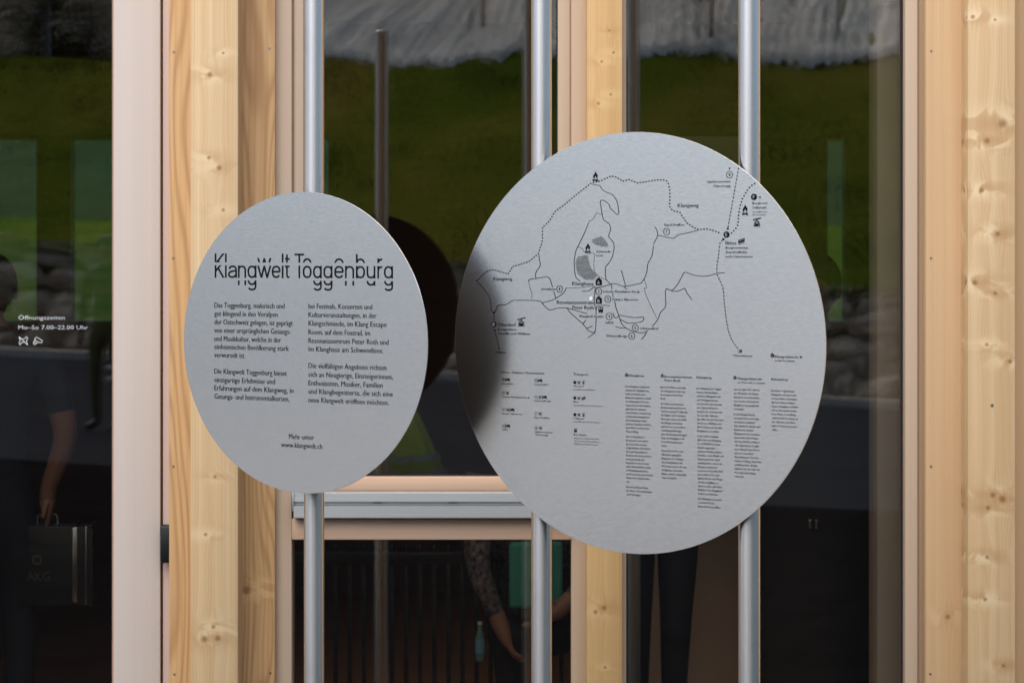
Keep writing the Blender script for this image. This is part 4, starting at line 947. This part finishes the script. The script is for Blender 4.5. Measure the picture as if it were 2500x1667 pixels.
    bpy.data.objects.remove(t); bpy.data.meshes.remove(me)
    for m_ in (M['skin'], M[top], M[legs], M['shoe']): body.materials.append(m_)
    segs = [(Vector(base[a]), Vector(base[b_]), a, b_) for a, b_ in ed]
    for p in body.polygons:
        c = p.center; best = None; bd = 9
        for a, b_, na, nb in segs:
            ab = b_ - a; tt = max(0, min(1, (c - a).dot(ab) / max(1e-9, ab.length_squared))); d = (a + ab * tt - c).length - rad[na] * (1 - tt) - rad[nb] * tt
            if d < bd: bd = d; best = (na, nb, tt)
        na, nb, tt = best; m_ = 1
        if nb[:2] in ('to',): m_ = 3
        elif nb[:2] in ('hi', 'kn', 'an') : m_ = 2
        elif na == 'pelvis' and tt < .45: m_ = 2
        elif na in ('throat', 'head') or nb == 'throat' or na[:2] in ('wr', 'ha', 'fl', 'fr', 'tl', 'tr'): m_ = 0
        elif na[:2] == 'el' and tt > sleeve: m_ = 0
        elif na[:2] == 'sh' and sleeve < .05 and tt > .75: m_ = 0
        p.material_index = m_; p.use_smooth = True
    root = empty('person', loc, label, 'person', group); root.rotation_euler = (0, 0, rz)
    o = bpy.data.objects.new('body', body); COL.objects.link(o); o.parent = root
    H = Vector(base['head'])
    def ball(name, c, r, mat, sc=(1, 1, 1), cut=None):
        bm = bmesh.new(); bmesh.ops.create_uvsphere(bm, u_segments=16, v_segments=10, radius=r)
        bmesh.ops.scale(bm, vec=sc, verts=bm.verts)
        if cut: bmesh.ops.bisect_plane(bm, geom=bm.verts[:]+bm.edges[:]+bm.faces[:], plane_co=cut[0], plane_no=cut[1], clear_outer=True)
        bmesh.ops.translate(bm, vec=c, verts=bm.verts); m2 = bpy.data.meshes.new(name); bm.to_mesh(m2); bm.free(); m2.shade_smooth(); m2.materials.append(M[mat])
        q = bpy.data.objects.new(name, m2); COL.objects.link(q); q.parent = root
    ball('hair', H + Vector((0, .02, .03)), .108, hair, (.92, 1.0, 1.0), ((0, -.045, -.03), (0, -.7, -.7)))
    for q in (-1, 1): ball('eye', H + Vector((q*.033, -.082, .01)), .011, 'blackcloth'); ball('ear', H + Vector((q*.088, .005, 0)), .026, 'skin', (.4, .7, 1.1))
    return root
def local_box(name, root, x0, x1, y0, y1, z0, z1, mat, ch=.004):
    b = MB().box(x0, x1, y0, y1, z0, z1, ch); me = bpy.data.meshes.new(name); me.from_pydata(b.v, [], b.f); me.materials.append(M[mat]); o = bpy.data.objects.new(name, me); COL.objects.link(o); o.parent = root; return o

# inside: person carrying a case behind the door pane
dB = 8.25; hx, hz = DX(118, dB), DZ(1262, dB)
rx = DX(-30, dB)
pB = person('person in dark blue clothes inside the door pane, one arm hanging to hold a case', (rx, dB, 0), math.pi, {
    'ell': (-(hx - rx) - (-.02) - .0, -.0, 1.12) if False else (-.27, .02, 1.15), 'wrl': (-(hx - rx) + .005, .0, hz + .085), 'hal': (-(hx - rx), .0, hz + .02), 'shl': (-.20, 0, 1.42)}, 'navy', 'navy', sleeve=.0)
case = empty('equipment_case', (DX(135, dB), dB, DZ(1480, dB)), 'black flight case with silver edging held by the person behind the door pane', 'case')
M['case'] = plain('black_case_laminate', (.018,.022,.026,1), .45); M['case_alu'] = plain('case_edge_aluminium', (.75,.77,.78,1), .25, 1.0); M['case_print'] = plain('grey_case_print', (.10,.11,.12,1), .5)
X = lambda p: DX(p, dB - .05); Z = lambda p: DZ(p, dB - .05)
MB().box(X(40), X(224), dB - .05, dB + .05, Z(1478), Z(1284), .006).obj('shell', M['case'], case, auto=True)
MB().box(X(176), X(190), dB - .056, dB - .048, Z(1470), Z(1285), .003).obj('edge_strip', M['case_alu'], case, auto=True)
MB().box(X(208), X(212), dB - .053, dB - .048, Z(1474), Z(1284), .0015).obj('edge_strip', M['case_alu'], case, auto=True)
MB().box(X(219), X(227), dB - .053, dB + .053, Z(1480), Z(1282), .003).obj('edge_strip', M['case'], case, auto=True)
for px, py in ((182,1282),(182,1472),(222,1284),(222,1476),(44,1480)):
    MB().box(X(px-6), X(px+6), dB - .058, dB + .058, Z(py+5), Z(py-5), .004).obj('corner', M['black'], case, auto=True)
MB().tube([(X(84), dB, Z(1284)), (X(86), dB, Z(1262)), (X(100), dB, Z(1254)), (X(120), dB, Z(1254)), (X(132), dB, Z(1262)), (X(134), dB, Z(1284))], .005, 10).obj('handle', M['case_alu'], case, auto=True)
CP = Plane((0, dB - .0505, 1), 0); q = Ink(CP); q.text('AKG', 65, 1417, 122, 22, res=3); q.ring(90, 1366, 10, 5, 24); q.obj('case_lettering', M['case_print'], case)

# inside: person seated behind the railing with a bottle
dS = 8.15; sx = DX(1262, dS)
pS = person('person in a patterned grey shirt over teal, one hand lowered, behind the lower middle window', (sx, dS, 0), R(8), dict(
    pelvis=(.10,.30,.50), waist=(.09,.28,.62), chest=(.08,.18,.86), neck=(.08,.10,1.02), throat=(.08,.08,1.07), head=(.08,.05,1.17), crown=(.08,.07,1.26), nose=(.08,-.05,1.15), chin=(.08,-.0,1.09),
    hipl=(.0,.30,.46), hipr=(.19,.30,.46), knl=(-.02,-.05+.1,.50), knr=(.25,.05,.50), anl=(.0,.12,.09), anr=(.24,.12,.09), tol=(-.01,-.03,.04), tor=(.25,-.03,.04),
    shl=(-.10,.14,.96), ell=(-.13,.03,.72), wrl=(-.06,-.02,.545), hal=(-.04,-.03,.49), shr=(.26,.14,.96), elr=(.30,.05,.72), wrr=(.16,-.02,.60), har=(.10,-.03,.56)), 'grey_cloth', 'blackcloth', sleeve=.9)
local_box('teal_shirt_front', pS, -.02, .16, .03, .06, .58, .80, 'teal_cloth', .012)
xb, yb_ = DX(1172, dS - .03), dS - .03
bt = empty('water_bottle', (xb, yb_, DZ(1612, yb_)), 'small clear bottle with blue label beside the seated person', 'bottle')
M['bottle'] = plain('pale_blue_bottle_plastic', (.10,.22,.25,1), .15); M['bottle_label'] = plain('blue_bottle_label', (.12,.35,.5,1), .5)
Zb = lambda p: DZ(p, yb_)
MB().tube([(xb,yb_,Zb(1612)),(xb,yb_,Zb(1600)),(xb,yb_,Zb(1555)),(xb,yb_,Zb(1535)),(xb,yb_,Zb(1524))], [.014,.016,.016,.008,.007], 20).obj('bottle_body', M['bottle'], bt, auto=True)
MB().tube([(xb,yb_,Zb(1592)),(xb,yb_,Zb(1558))], .0165, 20).obj('bottle_label', M['bottle_label'], bt, auto=True)
MB().tube([(xb,yb_,Zb(1524)),(xb,yb_,Zb(1517))], .0085, 16).obj('bottle_cap', M['white_print'], bt, auto=True)

# inside: two dark figures behind the right window
person('person in dark trousers standing inside, legs seen below the map sign', (DX(1603, 8.7), 8.7, 0), R(4), dict(
    hipl=(-.08,0,.90), hipr=(.08,0,.90), knl=(-.075,-.01,.49), anl=(-.07,.03,.09), tol=(-.09,-.13,.04), knr=(.065,-.03,.49), anr=(.06,.01,.09), tor=(.08,-.15,.04), wrl=(-.19,-.04,.92), hal=(-.13,-.06,.87), wrr=(.19,-.04,.92), har=(.13,-.06,.87)), 'navy', 'navy')
person('person in a long black coat standing inside beside the right pole', (DX(1985, 8.5), 8.5, 0), R(-10), dict(
    ell=(-.22,.04,1.14), wrl=(-.11,.0,.97), hal=(-.07,.0,.91), elr=(.22,.04,1.14), wrr=(.11,.0,.97), har=(.07,.0,.91)), 'blackcloth', 'blackcloth')
pF = [o for o in COL.objects if o.name.startswith('person')][-1]
b = MB(); n = 24
for z, rx_, ry_ in ((1.32,.21,.15),(1.05,.19,.15),(.80,.20,.165),(.45,.20,.17),(.25,.205,.175)): b.v += [(rx_*math.cos(2*math.pi*i/n)*(1+.04*math.sin(5*i)), ry_*math.sin(2*math.pi*i/n), z) for i in range(n)]
for k_ in range(4): b.f += [(k_*n+i, k_*n+(i+1) % n, (k_+1)*n+(i+1) % n, (k_+1)*n+i) for i in range(n)]
me = bpy.data.meshes.new('coat'); me.from_pydata(b.v, [], b.f); me.shade_smooth(); me.materials.append(M['blackcloth']); o = bpy.data.objects.new('coat', me); COL.objects.link(o); o.parent = pF
for i in (0, 1): local_box('buckle', pF, -.005 + i*.022, .003 + i*.022, -.178, -.172, .83, .86, 'steel', .001)

# outside, mirrored: person in navy with lime trousers; crouching worker in a lime jacket
xC = DX(262, 22); person('person in a navy jacket and lime green trousers mirrored in the door pane', (xC, -(22 - 2*G), gz(xC, -7)), math.pi + R(20), {}, 'navy', 'olive')
pc = [o for o in COL.objects if o.name.startswith('person')][-1]
for z in (.45, .55): local_box('reflective_band', pc, -.185, -.03, -.08, .08, z, z + .04, 'silver_tape', .01)
xW = DX(950, 16.2); person('crouching worker in a lime high visibility jacket mirrored beside the small sign', (xW, -(16.2 - 2*G), gz(xW, -1.2)), R(-30), dict(
    pelvis=(0,.12,.34), waist=(0,.08,.46), chest=(0,-.08,.66), neck=(0,-.20,.80), throat=(0,-.24,.84), head=(0,-.30,.92), crown=(0,-.28,1.01), nose=(0,-.40,.90), chin=(0,-.34,.85),
    hipl=(-.10,.10,.32), hipr=(.10,.10,.32), knl=(-.16,-.28,.42), knr=(.16,-.28,.42), anl=(-.15,.0,.09), anr=(.15,.0,.09), tol=(-.17,-.15,.04), tor=(.17,-.15,.04),
    shl=(-.19,-.12,.74), shr=(.19,-.12,.74), ell=(-.26,-.32,.56), elr=(.26,-.32,.56), wrl=(-.18,-.50,.40), wrr=(.18,-.50,.40), hal=(-.17,-.54,.34), har=(.17,-.54,.34)), 'lime', 'blackcloth', bulk=1.7)
pw = [o for o in COL.objects if o.name.startswith('person')][-1]
b = MB(); n = 28
for z, y_, rx_, ry_ in ((.82,-.17,.10,.09),(.76,-.13,.22,.13),(.62,-.04,.25,.17),(.45,.08,.27,.20),(.27,.14,.33,.24),(.20,.15,.34,.24)): b.v += [(rx_*math.cos(2*math.pi*i/n)*(1+.05*math.sin(4*i)), y_ + ry_*math.sin(2*math.pi*i/n), z + .02*math.sin(3*i)) for i in range(n)]
for k_ in range(5): b.f += [(k_*n+i, k_*n+(i+1) % n, (k_+1)*n+(i+1) % n, (k_+1)*n+i) for i in range(n)]
me = bpy.data.meshes.new('jacket'); me.from_pydata(b.v, [], b.f); me.shade_smooth(); me.materials.append(M['lime']); o = bpy.data.objects.new('jacket', me); COL.objects.link(o); o.parent = pw
for z, y_, rx_, ry_ in ((.40,.10,.292,.217),(.30,.13,.322,.238)):
    b = MB(); b.v = [(rx_*math.cos(2*math.pi*i/n)*(1+.05*math.sin(4*i)), y_ + ry_*math.sin(2*math.pi*i/n), z + dz + .02*math.sin(3*i)) for dz in (0, .04) for i in range(n)]; b.f = [(i, (i+1) % n, n+(i+1) % n, n+i) for i in range(n)]
    me = bpy.data.meshes.new('reflective_band'); me.from_pydata(b.v, [], b.f); me.materials.append(M['silver_tape']); o = bpy.data.objects.new('reflective_band', me); COL.objects.link(o); o.parent = pw

# ------------------------------------------------------------------ tidy helper properties
for o in list(bpy.data.objects):
    if '_o' in o: del o['_o']
bpy.data.objects.remove(FO)
